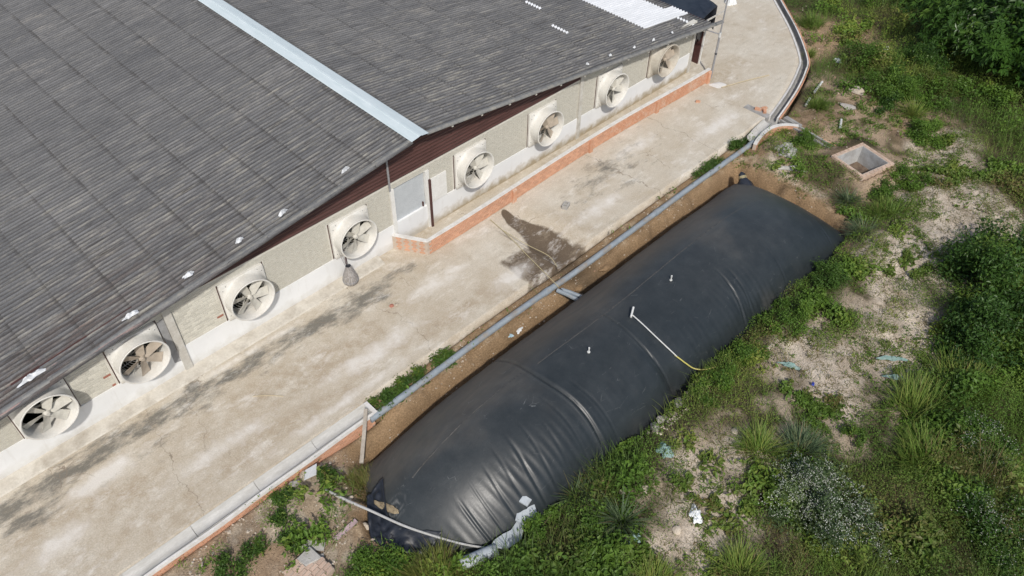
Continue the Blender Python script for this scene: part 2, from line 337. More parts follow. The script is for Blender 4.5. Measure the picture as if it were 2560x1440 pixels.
def slab(name, xs, y0f, y1f, nrow, thick=.42):
    xs = np.asarray(xs); t = np.linspace(0, 1, nrow); y0 = y0f(xs); y1 = y1f(xs)
    XX = np.repeat(xs[None], nrow, 0); YY = y0[None]*(1-t[:, None])+y1[None]*t[:, None]
    ZZ = yard_z(XX, YY)
    n = len(xs); J = np.arange(n*nrow).reshape(nrow, n)
    FF = np.stack([J[:-1, :-1], J[:-1, 1:], J[1:, 1:], J[1:, :-1]], -1).reshape(-1, 4)
    sv = np.stack([XX[0], YY[0]+0*XX[0], ZZ[0]*0-thick], -1); base = n*nrow
    side = np.stack([np.arange(n-1)+base, np.arange(1, n)+base, J[0, 1:], J[0, :-1]], -1)
    VV = np.concatenate([np.stack([XX, YY, ZZ], -1).reshape(-1, 3), sv]); FF = np.concatenate([FF, side])
    x, y = VV[:, 0], VV[:, 1]
    band = np.exp(-((y+.98+.03*(x-4)+.35*(fbm(x, x*0, .7, 3, 70)-.5))/(.26+.26*fbm(x, x*0+3, .6, 2, 75)))**2)*(1-sst(9.5, 12.5, x))
    band2 = .85*np.exp(-((y+1.55)/.45)**2-((x+.9)/.9)**2)+.5*np.exp(-((y+1.75)/.35)**2-((x-2.2)/1.6)**2)+.8*np.exp(-((y+.52)/.07)**2-((x-.3)/1.1)**2)
    band3 = .62*np.exp(-((y+2.2)/1.0)**2)*np.exp(-((x-19.6)/2.3)**2)
    blob = np.exp(-(((x-3.9)/.33)**2+((y+.62)/.3)**2))
    stain = np.clip(np.maximum.reduce([band, band2, band3, blob])*(.55+.7*fbm(x*.8, y*1.6, .9, 3, 71)), 0, 1)
    d1 = x-(15.3+.05*(y+2)); wet = np.exp(-((d1+.1*np.sin(3*y))/(.15+.16*sst(-1.0, -2.0, y)+.60*sst(-1.9, -3.9, y)))**2)*sst(-.85, -1.3, y)
    wet = np.maximum(wet, .95*np.exp(-((x-15.05)/.95)**2-((y+4.2)/.8)**2)*(x > 14.4))
    wet = np.maximum(wet, .52*sst(13.1, 13.5, x)*(1-sst(14.5, 15.6, x))*sst(-2.2, -3.2, y))
    brown = np.clip(1.4*fbm(x, y, .45, 4, 72)-.3, 0, 1)*(x < 13)+.6*np.exp(-((y+1.1)/.45)**2)*((x > 26.2) & (x < 30))+.8*np.exp(-((x-15.6)/1.6)**2)*sst(-1.5, -3.5, y)
    brown = brown+1.1*np.exp(-((y+2.25+.05*x)/.55)**2)*(x < 9)*sst(.35, .6, fbm(x*.6, y*1.8, .9, 4, 74))+.8*np.exp(-((y+3.5)/.35)**2)*(x < 13)*sst(.4, .65, fbm(x*.6, y*1.8, .9, 4, 76))
    brown = brown+.7*np.exp(-(((x-27.6)/.9)**2+((y+1.6)/1.0)**2))+.5*sst(-.55, -.1, y)*(x < 27.3)
    pale = np.zeros(len(x))
    for cx, cy, rx_, ry_, am in ((.9, -1.62, 1.0, .33, .95), (5.6, -.62, 2.2, .16, .6), (3.6, -2.9, 1.8, .3, .6), (8.2, -3.1, 2.0, .35, .7), (11.5, -2.2, 1.5, .4, .6), (13.3, -3.6, 1.0, .4, .7), (17.8, -3.3, 1.4, .35, .7), (21.5, -1.9, 1.6, .4, .6), (25, -3.2, 1.6, .4, .7), (-.6, -2.6, .9, .4, .7), (6.5, -3.9, 2.5, .2, .6)):
        pale = np.maximum(pale, am*np.exp(-((x-cx)/rx_)**2-((y-cy)/ry_)**2))
    return tag(link(name, npmesh(name, VV, FF, CONC, True, {'pale': pale, 'stain': stain, 'wet': wet, 'brown': np.clip(brown, 0, 1)})), kind='structure')
slab('concrete_yard', np.concatenate([np.arange(-40, -4, 2.), np.arange(-4, 13.8, .1), np.arange(13.8, 17, .04), np.arange(17, 27.4, .1)]), lambda x: -4.22+.06*(fbm(x, x*0, 1.5, 3, 80)-.5)-.07*(x < 7.0), lambda x: x*0+.05, 70)
slab('concrete_path', np.arange(27.3, 44, .12), lambda x: drain_y(x)+.17, lambda x: x*0+22, 90)

# ------------------------------------------------------------------ the barn
RX, RZ, SL = 12.4, 4.13, .129
def roof_z(x): return RZ-SL*abs(x-RX)
FX = [0.0, 2.44, 5.61, 9.23, 14.13, 17.56, 21.18, 24.32]; FS, FH, FZ = 1.38, 1.36, .92
barn = thing('barn', 'long low barn with dark corrugated roof and a pale painted brick gable wall', 'barn', (RX, 0, 0))
def bpart(name, mb, mat, smooth=False):
    o = mb.build(name, mat, None, smooth); o.parent = barn; o.matrix_parent_inverse = Matrix.Translation((-RX, 0, 0)); return o
def badopt(o): o.parent = barn; o.matrix_parent_inverse = Matrix.Translation((-RX, 0, 0)); return o
M_MORT = simple('painted_mortar', (.68, .665, .60), (.60, .585, .52), 5, .9, .1, dirt=(.42, .39, .33), dirtf=.3)
M_PBRICK = simple('painted_brick', (.63, .615, .545), (.55, .53, .46), 9, .85, .15, rnd=.13, dirt=(.47, .44, .38), dirtf=.3)
M_RBRICK = simple('bare_red_brick', (.46, .22, .16), (.38, .16, .12), 9, .9, .1, rnd=.2)
# plinth: white render, stained towards the ground and in the pen
m, k, b = newmat('white_render', .7, .25); v = k.pos(); p = k.xyz(k.n('ShaderNodeNewGeometry').outputs['Position'])
col = k.mix(k.noise(v, .9, 5), (.76, .77, .77), (.70, .71, .71)); mid = k.noise(v, 3, 7)
base = k.math('MULTIPLY', k.rng(k.math('ADD', p[2], k.math('MULTIPLY', mid, -.22)), .28, -.06), k.math('ADD', k.rng(p[0], 11, 14, .35, 1.), 0.0))
col = k.mix(base, col, (.36, .31, .225)); col = k.mix(k.math('MULTIPLY', k.noise(k.pos((4, 1, .6)), 1.5, 6, .7, .55, .8), .3), col, (.45, .42, .36))
k.L.new(col, b.inputs['Base Color']); bump(k, b, mid, .1, .01); M_REND = m
XL, XR = -2.75, 27.35
bpart('plinth', MB().box(XL, XR, -.03, .2, -.3, FZ), M_REND)
ap = MB()                                                   # cement apron strip along the wall foot
ap.sweep([(x, -.03, 0) for x in np.arange(XL, 11.2, .5)], [(.0, .10), (.06, .085), (.36, .035+.0), (.42, -.02)])
bpart('apron', ap, simple('apron_cement', (.585, .555, .49), (.50, .465, .40), 2.5, .9, .1, dirt=(.25, .215, .17), dirtf=.65, obj=False))
def ztop(x): return (min(2.56, roof_z(x)-.09) if x < 20.4 else roof_z(x)-.09)
segs = []; q = XL
for fx in FX: segs.append((q, fx)); q = fx+FS
segs.append((q, XR))
DOOR = (11.62, 12.92)
gaps = []
for a, c in segs:
    if a < DOOR[0] < c: gaps += [(a, DOOR[0]), (DOOR[1], c)]
    else: gaps.append((a, c))
wl = MB()
for a, c in gaps: wl.box(a, c, 0, .2, FZ, min(FZ+FH, ztop(a)))
xs = np.unique(np.concatenate([np.linspace(XL, XR, 60), [20.4, 20.401]]))
wl.prism_xz([(x, FZ+FH) for x in (1.5, XR-2.1)]+[(x, ztop(x)) for x in xs[::-1] if ztop(x) > FZ+FH+.01], 0, .2)
bpart('wall', wl, M_MORT)
back = MB().box(XL, XR, 18.9, 19.1, -.3, 2.2).box(XL, XL+.15, .2, 18.9, -.3, 2.1)
bpart('back_wall', back, M_MORT)
# bricks, each one lifted off the mortar bed
def bbox(lx, mat, name):
    return MB().box(-lx/2, lx/2, -.008, .03, -.035, .035).mesh(name, mat)
BRK = {(.19, 0): bbox(.19, M_PBRICK, 'brick_long'), (.09, 0): bbox(.09, M_PBRICK, 'brick_half'), (.19, 1): bbox(.19, M_RBRICK, 'red_brick_long'), (.09, 1): bbox(.09, M_RBRICK, 'red_brick_half')}
br = []
CH = .081
for r in range(26):
    z = FZ+.05+r*CH; off = .1 if r % 2 else 0
    x = XL+.1+off
    while x < XR-.05:
        for lx in (.19,):
            a, c = x-lx/2, x+lx/2
            zt = min(ztop(a), ztop(c))-.03
            ok = z+.036 < zt
            if z < FZ+FH+.02:
                h = next(((g0, g1) for g0, g1 in gaps if a >= g0+.005 and c <= g1-.005), None)
                L = lx
                if h is None:
                    L = .09; h = None
                    for sx in (-.05, .05):
                        for g0, g1 in gaps:
                            if x+sx-.045 >= g0+.004 and x+sx+.045 <= g1-.004: h = (g0, g1); px = x+sx
                    ok = ok and h is not None
                    if h: br.append((px, z, L, ok))
                else: br.append((x, z, L, ok))
            else: br.append((x, z, lx, ok))
        x += .2
br = [q for q in br if q[3]]
def reds(x, z):
    for fx in FX:
        if (abs(x-(fx-.12)) < .1 or abs(x-(fx+FS+.12)) < .1) and abs(((z*7.3+fx) % 1)-.5) < .05: return 1
    return 1 if z > 2.44 and random.random() < .06 else 0
br.sort(key=lambda q: (q[0]-CAM[0])**2+CAM[1]**2 + (1e6 if q[0] < .1 else 0))
rest = MB()
for i, (x, z, L, ok) in enumerate(br):
    rd = reds(x, z)
    if i < 290:
        o = link('brick', BRK[(L, rd)]); o.location = (x, random.uniform(-.003, .003), z+random.uniform(-.002, .002)); o.rotation_euler = (0, random.uniform(-.01, .01), random.uniform(-.008, .008)); badopt(o)
    else:
        d = random.uniform(-.004, .003); rest.box(x-L/2, x+L/2, -.008+d*.6, .03, z-.035, z+.035)
tag(bpart('brick', rest, M_PBRICK), kind='stuff')
# pilasters, door, corner post
M_POST = simple('post_cement', (.60, .585, .54), (.50, .48, .43), 5, .85, .15, dirt=(.33, .30, .26), dirtf=.5, obj=False)
for x, wd, zt, z0 in ((4.16, .22, 2.56, .0), (20.28, .17, 3.0, .0), (27.26, .16, 2.16, -.05)):
    bpart('pilaster', MB().box(x-wd/2, x+wd/2, -.07, .02, z0, zt), M_POST)
bpart('cement_patch', MB().prism_xz([(3.86, .55), (4.04, .5), (4.04, 2.2), (3.84, 2.15), (3.87, 1.4)], -.034, .01), simple('grey_cement', (.36, .36, .36), (.27, .27, .27), 5, .9, .1))
M_WHITE = simple('white_paint', (.78, .78, .76), (.72, .72, .69), 4, .5, .3, dirt=(.5, .47, .42), dirtf=.3)
M_DOOR = simple('door_grey', (.50, .53, .55), (.45, .48, .50), 4, .55, .3)
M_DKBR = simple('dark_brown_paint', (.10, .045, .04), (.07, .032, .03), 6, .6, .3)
for x in (DOOR[0]-.05, DOOR[1]+.05): bpart('door_jamb', MB().box(x-.07, x+.07, -.06, .06, 0, 2.3), M_WHITE)
dr = bpart('door', MB().box(DOOR[0]+.03, DOOR[1]-.03, .05, .09, .05, 2.22), M_DOOR)
hd = MB().box(DOOR[1]-.16, DOOR[1]-.12, -.0, .06, .95, 1.12).build('handle', M_DKBR); hd.parent = dr
bpart('door_post', MB().box(12.99, 13.06, -.12, -.05, .0, 1.95), M_DKBR)
bpart('white_board', MB().box(13.08, 13.75, -.055, -.015, .95, 1.9), M_WHITE)
# gable cladding: dark brown ribbed sheets lapped one over the other
m, k, b = newmat('brown_cladding', .55, .35); v = k.pos((.4, 1, 3)); nn = k.noise(v, 3, 6)
k.L.new(k.mix(nn, (.062, .029, .025), (.092, .042, .036)), b.inputs['Base Color']); M_CLAD = m
z = 2.57; step = .125
while z < 4.0:
    h = lambda zz: (RZ-.10-zz)/SL
    a0, a1 = RX-h(z), min(RX+h(z), 20.2); b0, b1 = RX-h(z+step), min(RX+h(z+step), 20.2)
    if h(z+step) < .15: break
    nseg = 3
    mb = MB(); prof = [(-.030, z-.01), (-.042, z+.03), (-.018, z+step*.55), (-.014, z+step)]
    L = []; Rr = []
    for yy, zz in prof:
        t = (zz-z)/step; L.append((a0+(b0-a0)*max(t, 0), yy, zz)); Rr.append((a1+(b1-a1)*max(t, 0), yy, zz))
    vs = L+Rr; mb.add(vs, [(i, 4+i, 5+i, i+1) for i in range(3)])
    mb.add([L[0], Rr[0], (Rr[0][0], .02, z-.01), (L[0][0], .02, z-.01)], [(0, 3, 2, 1)])
    bpart('cladding_board', mb, M_CLAD); z += step
bpart('gable_back', MB().prism_xz([(20.3, 2.57), (20.3, roof_z(20.3)-.1), (RX, RZ-.1), (RX-12.0, 2.57)][::-1], .0, .18), M_CLAD)
M_GREY = simple('grey_steel', (.33, .33, .34), (.25, .25, .26), 6, .5, .4)
bpart('gable_post', MB().box(11.47, 11.53, -.075, -.045, 2.3, roof_z(11.5)-.08), M_GREY)
# roof sheets
PITCH = .146; AMP = .029; NC = 6; SHL = 1.22+.14
def sheet_mesh(name, mat, ncorr, length, lip=.012):
    sub = 8; n = ncorr*sub+4; vs = []; fs = []; st_ = [0., .12, .18, .27] if length > .3 else [0.]; q_ = len(st_)+2
    for i in range(n+1):
        y = i*PITCH/sub; zz = AMP*math.cos(2*math.pi*y/PITCH)
        vs += [(s_, y, zz+.016*s_/length) for s_ in st_]+[(length, y, zz+.016), (length, y, zz+.016-lip)]
    for i in range(n):
        a = i*q_; c = a+q_; fs += [(a+j, a+j+1, c+j+1, c+j) for j in range(q_-1)]
    me = bpy.data.meshes.new(name); me.from_pydata(vs, [], fs); me.update(); me.materials.append(mat); va = np.array(vs)
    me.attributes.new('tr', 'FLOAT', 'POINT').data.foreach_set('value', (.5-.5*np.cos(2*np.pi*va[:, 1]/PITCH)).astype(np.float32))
    me.attributes.new('lap', 'FLOAT', 'POINT').data.foreach_set('value', ((va[:, 0] > .1) & (va[:, 0] < .2)).astype(np.float32))
    me.polygons.foreach_set('use_smooth', np.ones(len(me.polygons), bool))
    if hasattr(me, 'set_sharp_from_angle'): me.set_sharp_from_angle(angle=rad(50))
    return me
m, k, b = newmat('fibre_cement_roof', .9, .15); v = k.pos(); pp = k.xyz(k.n('ShaderNodeNewGeometry').outputs['Position'])
s1 = k.noise(k.pos((.5, 4.5, 1)), 1.4, 8, .75, .3, .7); s2 = k.noise(k.pos((.55, 4.6, 1)), 1.9, 8, .78, .50, .66); f1 = k.noise(v, 34, 4, .75, .3, .7); big = k.noise(v, .38, 5, .6, .35, .65)
col = k.mix(s1, (.088, .091, .096), (.225, .228, .230)); col = k.mix(k.math('MULTIPLY', big, .6), col, (.11, .115, .122))
blo = k.noise(k.pos((.8, 1.8, 1)), .55, 10, .8, .55, .68); col = k.mix(k.math('MULTIPLY', blo, .7), col, (.27, .262, .245))
col = k.mix(1.0, col, k.mix(k.orand(), (.92, .92, .93), (1.09, 1.08, 1.07)), 'MULTIPLY')
lich = k.math('MULTIPLY', s2, k.rng(k.math('ADD', pp[1], k.math('MULTIPLY', big, 3.0)), 9.5, 1.0, .16, .85)); col = k.mix(lich, col, (.37, .355, .305))
brn = k.math('MULTIPLY', k.math('MULTIPLY', k.rng(pp[0], 8.0, 2.0), k.rng(k.math('ADD', pp[1], k.math('MULTIPLY', pp[0], -.25)), 1.9, .3)), k.noise(k.pos((.4, 4.2, 1)), 1.7, 8, .78, .46, .58)); col = k.mix(k.math('MULTIPLY', brn, .8), col, (.092, .070, .062))
wst = k.math('MULTIPLY', k.noise(k.pos((.3, 5.0, 1.7)), 1.5, 8, .78, .56, .66), k.rng(pp[1], 8., 1., .25, .95)); col = k.mix(wst, col, (.046, .043, .042))
pnk = k.math('MULTIPLY', k.math('MULTIPLY', k.rng(pp[0], 6.0, 3.0), k.rng(pp[1], .7, -.1)), k.noise(k.pos((.45, 7, 1)), 1.7, 5, .6, .58, .66)); col = k.mix(k.math('MULTIPLY', pnk, .7), col, (.40, .27, .245))
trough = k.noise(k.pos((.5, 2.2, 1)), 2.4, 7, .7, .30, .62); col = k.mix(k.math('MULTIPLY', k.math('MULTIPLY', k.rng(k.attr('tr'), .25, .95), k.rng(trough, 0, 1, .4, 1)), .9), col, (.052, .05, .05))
col = k.mix(k.math('MULTIPLY', k.math('MULTIPLY', k.attr('lap'), k.noise(v, 2.2, 5, .7, .36, .62)), .62), col, (.05, .048, .047))
col = k.mix(1.0, col, k.mix(f1, (.74, .74, .74), (1.25, 1.24, 1.23)), 'MULTIPLY')
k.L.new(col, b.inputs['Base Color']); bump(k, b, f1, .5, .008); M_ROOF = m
m, k, b = newmat('white_roof_sheet', .45, .4); k.L.new(k.mix(k.noise(k.pos((.5, 4, 1)), 2, 5), (.70, .72, .74), (.60, .62, .64)), b.inputs['Base Color']); M_WSHEET = m
SH = {'full': sheet_mesh('sheet', M_ROOF, 6, SHL), 'half': sheet_mesh('sheet_half', M_ROOF, 3, SHL), 'white': sheet_mesh('white_sheet', M_WSHEET, 6, SHL), 'strip': sheet_mesh('white_strip', M_WSHEET, 6, .13), 'wshort': sheet_mesh('white_sheet_short', M_WSHEET, 6, .72), 'short': sheet_mesh('sheet_short', M_ROOF, 6, .72), 'shorth': sheet_mesh('sheet_short_half', M_ROOF, 3, .72)}
ys = [(-.544, 'half')]+[(-.106+.876*i, 'full') for i in range(21)]
D0 = .28; sheets = []
ang = math.atan(SL)
def sheet_mat(side, d, y, jit=True):
    # local x runs down the slope; y along the ridge
    x = RX+side*d*math.cos(ang); zz = RZ-d*math.sin(ang)-.02
    ex = Vector((side*math.cos(ang), 0, -math.sin(ang))); ey = Vector((0, 1, 0)); ez = ex.cross(ey)
    if ez.z < 0: ey = -ey; ez = ex.cross(ey)
    dj = random.uniform(-.012, .012) if jit else 0
    return ex, ey, ez, Vector((x, y, zz))+ex*dj+ez*(random.uniform(-.003, .004) if jit else 0)
def inframe(pt, mg=0):
    q = np.asarray(pt)-CAM; a, bb, c = q@AX[0], q@AX[1], q@AX[2]
    px, py = 1280+FPX*a/c, 720-FPX*bb/c
    return c > 0 and -mg < px < 2560+mg and -mg < py < 1440+mg, c
for side in (-1, 1):
    for r in range(13):
        for y, kd in ys:
            ln = 'full' if kd == 'full' else 'half'
            if side == 1 and r == 12: ln = 'short' if kd == 'full' else 'shorth'
            wdt = .876 if kd == 'full' else .438
            ex, ey, ez, o = sheet_mat(side, D0+1.22*r, y)
            if ey.y < 0: o = o+Vector((0, wdt, 0))
            o = o+ez*.0
            cx = o+ex*.6+ey*(wdt/2); ok, dist = inframe(cx, 60)
            wh = side == 1 and kd == 'full' and ((r in (10, 11) and y > .7) or (r == 12 and .7 < y < 1.2))
            if wh: ln = 'white' if r < 12 else 'wshort'
            sheets.append((not ok, dist, ln, Matrix(((ex.x, ey.x, ez.x, o.x), (ex.y, ey.y, ez.y, o.y), (ex.z, ey.z, ez.z, o.z), (0, 0, 0, 1)))))
sheets.sort(key=lambda q: (q[0], q[1]))
rv, rf, nb, ra = [], [], 0, {'tr': [], 'lap': []}
white_left = []
for i, (out, dist, ln, M4) in enumerate(sheets):
    if i < 290 or (ln in ('white', 'wshort') and not out):
        o = link('roof_sheet', SH[ln], None, M4); badopt(o)
        if ln in ('white', 'wshort'): o['label'] = 'white replacement roof sheet'
    else:
        me = SH[ln]; co = np.empty(len(me.vertices)*3); me.vertices.foreach_get('co', co); co = co.reshape(-1, 3)
        A = np.array(M4); rv.append(co@A[:3, :3].T+A[:3, 3])
        for an in ra:
            av = np.empty(len(co), np.float32); me.attributes[an].data.foreach_get('value', av); ra[an].append(av)
        fi = np.array([p.vertices[:] for p in me.polygons]); rf.append(fi+nb); nb += len(co)
ro = link('roof_sheet', npmesh('roof_sheets_far', np.concatenate(rv), np.concatenate(rf), M_ROOF, True, {an: np.concatenate(av) for an, av in ra.items()})); badopt(ro); tag(ro, kind='stuff')
for side, x, y in ((1, 22.6, 4.27), (1, 21.78, 2.06), (1, 26.98, -.1)):
    ex, ey, ez, o = sheet_mat(side, (x-RX)/math.cos(ang), y, False); o = o+ez*.024
    if ey.y < 0: o = o+Vector((0, .876, 0))
    st = link('roof_patch', SH['strip'], None, Matrix(((ex.x, ey.x, ez.x, o.x), (ex.y, ey.y, ez.y, o.y), (ex.z, ey.z, ez.z, o.z), (0, 0, 0, 1)))); badopt(st); st['label'] = 'white end of a replacement sheet'
# ridge cap in four metre lengths
m, k, b = newmat('ridge_metal', .5, .4); k.L.new(k.mix(k.noise(k.pos((3, .6, 1)), 2, 6), (.52, .60, .62), (.60, .67, .69)), b.inputs['Base Color']); M_RIDGE = m
yy = -.58
for y1 in (3.72, 7.72, 11.55, 15.6, 19.0):
    d = random.uniform(0, .008)
    pr = [(-.33, RZ-.33*SL+.028), (-.30, RZ-.30*SL+.036), (-.05, RZ+.035), (-.035, RZ+.048), (.035, RZ+.048), (.05, RZ+.035), (.30, RZ-.30*SL+.036), (.33, RZ-.33*SL+.028)]
    mb = MB().sweep([(RX, yy-.04, d), (RX, y1, d+.006)], pr[::-1] if False else pr)
    o = bpart('ridge_cap', mb, M_RIDGE); yy = y1
# verge trim pieces and purlin ends
M_TRIM = simple('verge_cement', (.165, .168, .168), (.235, .235, .225), 7, .9, .15, dirt=(.33, .31, .26), dirtf=.55, rnd=.1, obj=False)
for side in (-1, 1):
    d = .30
    while d < (16.0 if side < 0 else 15.7):
        ex, ey, ez, o = sheet_mat(side, d, -.5, False); L = 1.26; mb = MB(); vs = []
        pr = [(.09, .014), (.075, .038), (.01, .044), (-.045, .034), (-.07, .0), (-.07, -.085 if side < 0 else -.03)]
        jl = random.uniform(-.006, .006)
        for s in (0, L):
            for yv, zv in pr: vs.append(o+ex*s+Vector((0, yv, 0))+ez*(zv+jl+.008*s/L))
        n = len(pr); fs = [(i, i+1, n+i+1, n+i) for i in range(n-1)]
        if side > 0: fs = [f[::-1] for f in fs]
        mb.add(vs, fs); bpart('verge_trim', mb, M_TRIM, True); d += 1.22
        x = RX+side*(d-.2)
        if -2.6 < x < 27.6: bpart('purlin', MB().box(x-.03, x+.03, -.53, .25, roof_z(x)-.135, roof_z(x)-.062), M_POST)
# far end: side wall, black sheeting hung from the eave
bpart('side_wall', MB().box(27.2, 27.34, .2, 18.9, -.3, 1.0), M_REND)
bpart('side_panel', MB().box(27.22, 27.30, .25, 18.9, 1.0, 2.05), M_REND)
bpart('eave_screen', MB().box(28.14, 28.2, .1, 18.9, 0, 1.97), M_DKBR)
bpart('screen_post', MB().box(28.2, 28.26, .04, .1, 0, 1.97), M_WHITE)
m, k, b = newmat('black_sheeting', .42, .5); k.L.new(k.mix(k.noise(k.pos(), 5, 5), (.012, .015, .022), (.026, .03, .04)), b.inputs['Base Color']); M_BLACK = m
def sheet_fold(name, pts_top, pts_bot, nr, mat, amp=.03, thick=.012, seed=5):
    n = len(pts_top); vs = []
    for j in range(nr+1):
        t = j/nr
        for i in range(n):
            a, c = Vector(pts_top[i]), Vector(pts_bot[i]); p = a.lerp(c, t)
            nrm = float(fbm(i*.55, t*1.3, 1.0, 3, seed)-.5)*amp*2; vs.append(p+Vector((nrm*.6, nrm*.4, nrm)))
    m_ = nr+1; fs = [(j*n+i, j*n+i+1, (j+1)*n+i+1, (j+1)*n+i) for j in range(nr) for i in range(n-1)]
    o = MB().add(vs, fs).build(name, mat, None, True)
    md = o.modifiers.new('thick', 'SOLIDIFY'); md.thickness = thick
    return o
N = 46
curt = sheet_fold('eave_sheeting', [(28.05, .25+i*.3, roof_z(28.05)-.16) for i in range(N)], [(29.75+.12*math.sin(i*.6), .62+i*.3, 1.86+.08*math.sin(i*.8)) for i in range(N)], 12, M_BLACK, .07)
badopt(curt)
c3 = sheet_fold('eave_sheeting', [(29.75+.12*math.sin(i*.6), .62+i*.3, 1.85+.08*math.sin(i*.8)) for i in range(N)], [(29.8+.1*math.sin(i*.7), .62+i*.3, .75+.12*math.sin(i*1.1)) for i in range(N)], 8, M_BLACK, .06, seed=9); badopt(c3)
c2 = sheet_fold('eave_sheeting', [(27.42+i*.085, -.02-.03*math.sin(i*2)+.02*i, 2.0-.01*i) for i in range(12)], [(27.5+i*.085, .0+.02*i, 1.25+.12*math.sin(i*.9)) for i in range(12)], 8, M_BLACK, .05); badopt(c2)
bpart('eave_batten', MB().box(27.3, 29.8, .22, .27, 1.78, 1.83), M_POST)
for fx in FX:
    for q in (fx-.022, fx+FS+.004): bpart('gap_shade_strip', MB().box(q, q+.018, -.018, .02, FZ, FZ+FH), M_DKBR)  # dark strips painted in for the shadow line beside each fan frame

# ------------------------------------------------------------------ exhaust fans
M_FRP = simple('fan_shell', (.73, .725, .685), (.65, .64, .60), 3, .45, .35, dirt=(.56, .51, .43), dirtf=.45)
M_FRPD = simple('fan_shell_dusty', (.60, .57, .50), (.50, .46, .39), 4, .6, .3, dirt=(.36, .31, .25), dirtf=.5)
M_BLADE = simple('fan_blade', (.60, .585, .53), (.50, .485, .43), 4, .5, .3, dirt=(.40, .37, .31), dirtf=.4)
M_BLADED = simple('fan_blade_dusty', (.44, .38, .31), (.36, .31, .25), 5, .8, .2, dirt=(.28, .23, .18), dirtf=.5)
M_WIRE = simple('guard_wire', (.55, .54, .50), (.45, .44, .40), 9, .5, .4, bmp=0)
M_BOLT = simple('bolt_steel', (.16, .15, .15), (.1, .1, .1), 9, .5, .5, bmp=0)
M_MOTOR = simple('motor_rust', (.16, .10, .085), (.10, .07, .06), 8, .7, .3)
def fan_meshes(shell, blade):
    D = {}; cx, cz = FS/2, FH/2; N = 64; mb = MB()
    rings = []
    def ring(fr, y): return [(cx+fr(2*math.pi*i/N)[0], y, cz+fr(2*math.pi*i/N)[1]) for i in range(N)]
    def sq(a, hx, hz, r=14):
        c, s = math.cos(a), math.sin(a); t = (abs(c/hx)**r+abs(s/hz)**r)**(-1/r); return (c*t, s*t)
    hx, hz = FS/2-.004, FH/2-.004
    prof = [(lambda a: sq(a, hx, hz, 40), .0), (lambda a: sq(a, hx, hz, 40), -.085), (lambda a: sq(a, hx-.012, hz-.012, 40), -.095)]
    def blend(t): return lambda a: tuple(u*(1-t)+v_*t for u, v_ in zip(sq(a, hx-.02, hz-.02, 30), (.655*math.cos(a), .655*math.sin(a))))
    prof += [(blend(.35), -.10), (blend(.7), -.115), (blend(.93), -.15), (lambda a: (.648*math.cos(a), .648*math.sin(a)), -.22)]
    for r, y in ((.64, -.44), (.655, -.455), (.668, -.468), (.672, -.485), (.655, -.498), (.63, -.49), (.612, -.46), (.60, -.30), (.592, -.10), (.592, .06)):
        prof.append(((lambda rr: (lambda a: (rr*math.cos(a), rr*math.sin(a))))(r), y))
    vs = [p for fr, y in prof for p in ring(fr, y)]; n = len(prof)
    fs = [(j*N+i, (j+1)*N+i, (j+1)*N+(i+1) % N, j*N+(i+1) % N) for j in range(n-1) for i in range(N)]
    me = MB().add(vs, fs).mesh('housing', shell, True)
    if hasattr(me, 'set_sharp_from_angle'): me.set_sharp_from_angle(angle=rad(40))
    D['housing'] = me
    b_ = MB(); r0, r1, w0, w1 = .07, .578, .095, .135
    vs = []
    for j, t in enumerate((0, .12, .5, 1.0)):
        r = r0+(r1-r0)*t; hw = w0*.5 if j == 0 else w0+(w1-w0)*t; tw = .62-.30*t
        for s in (-1, 1):
            for th in (0, .012): vs.append((s*hw*math.cos(tw), -.27-s*hw*math.sin(tw)-th, r))
    fs = []
    for j in range(3):
        a = j*4; c = a+4
        fs += [(a, a+2, c+2, c), (a+1, c+1, c+3, a+3), (a, c, c+1, a+1), (a+2, a+3, c+3, c+2)]
    fs += [(12, 14, 15, 13)]
    D['blade'] = b_.add(vs, fs).mesh('blade', blade)
    D['hub'] = MB().lathe([(.0, -.365), (.05, -.365), (.06, -.35), (.085, -.30), (.085, -.12), (0, -.10)], 14, (0, 0, 0), 'y').mesh('hub', blade)
    g = MB()
    for q in range(1, 9):
        r = .07*q; g.tube([(r*math.cos(a), -.13, r*math.sin(a)) for a in np.linspace(0, 2*math.pi, 41)], .0055, 4, None, False)
    for q in range(8):
        a = q*math.pi/4+.2; g.bar((.06*math.cos(a), -.14, .06*math.sin(a)), (.59*math.cos(a), -.14, .59*math.sin(a)), .007, None, 4)
    D['wire_guard'] = g.mesh('wire_guard', M_WIRE)
    D['support'] = MB().box(-.58, .58, .02, .05, -.03, .03).box(-.02, .02, .02, .05, -.58, .58).mesh('support', M_WIRE)
    D['motor'] = MB().lathe([(0, .06), (.1, .06), (.11, .1), (.11, .3), (.06, .33), (0, .33)], 14, (0.26, 0, .33), 'y').mesh('motor', M_MOTOR)
    D['bolt'] = MB().lathe([(0, -.112), (.011, -.112), (.013, -.10), (.013, -.09)], 8, (0, 0, 0), 'y').mesh('bolt', M_BOLT)
    return D
FM = {'c': fan_meshes(M_FRP, M_BLADE), 'd': fan_meshes(M_FRPD, M_BLADED)}
FM['e'] = dict(FM['c']); FM['e']['blade'] = FM['d']['blade']; FM['e']['hub'] = FM['d']['hub']
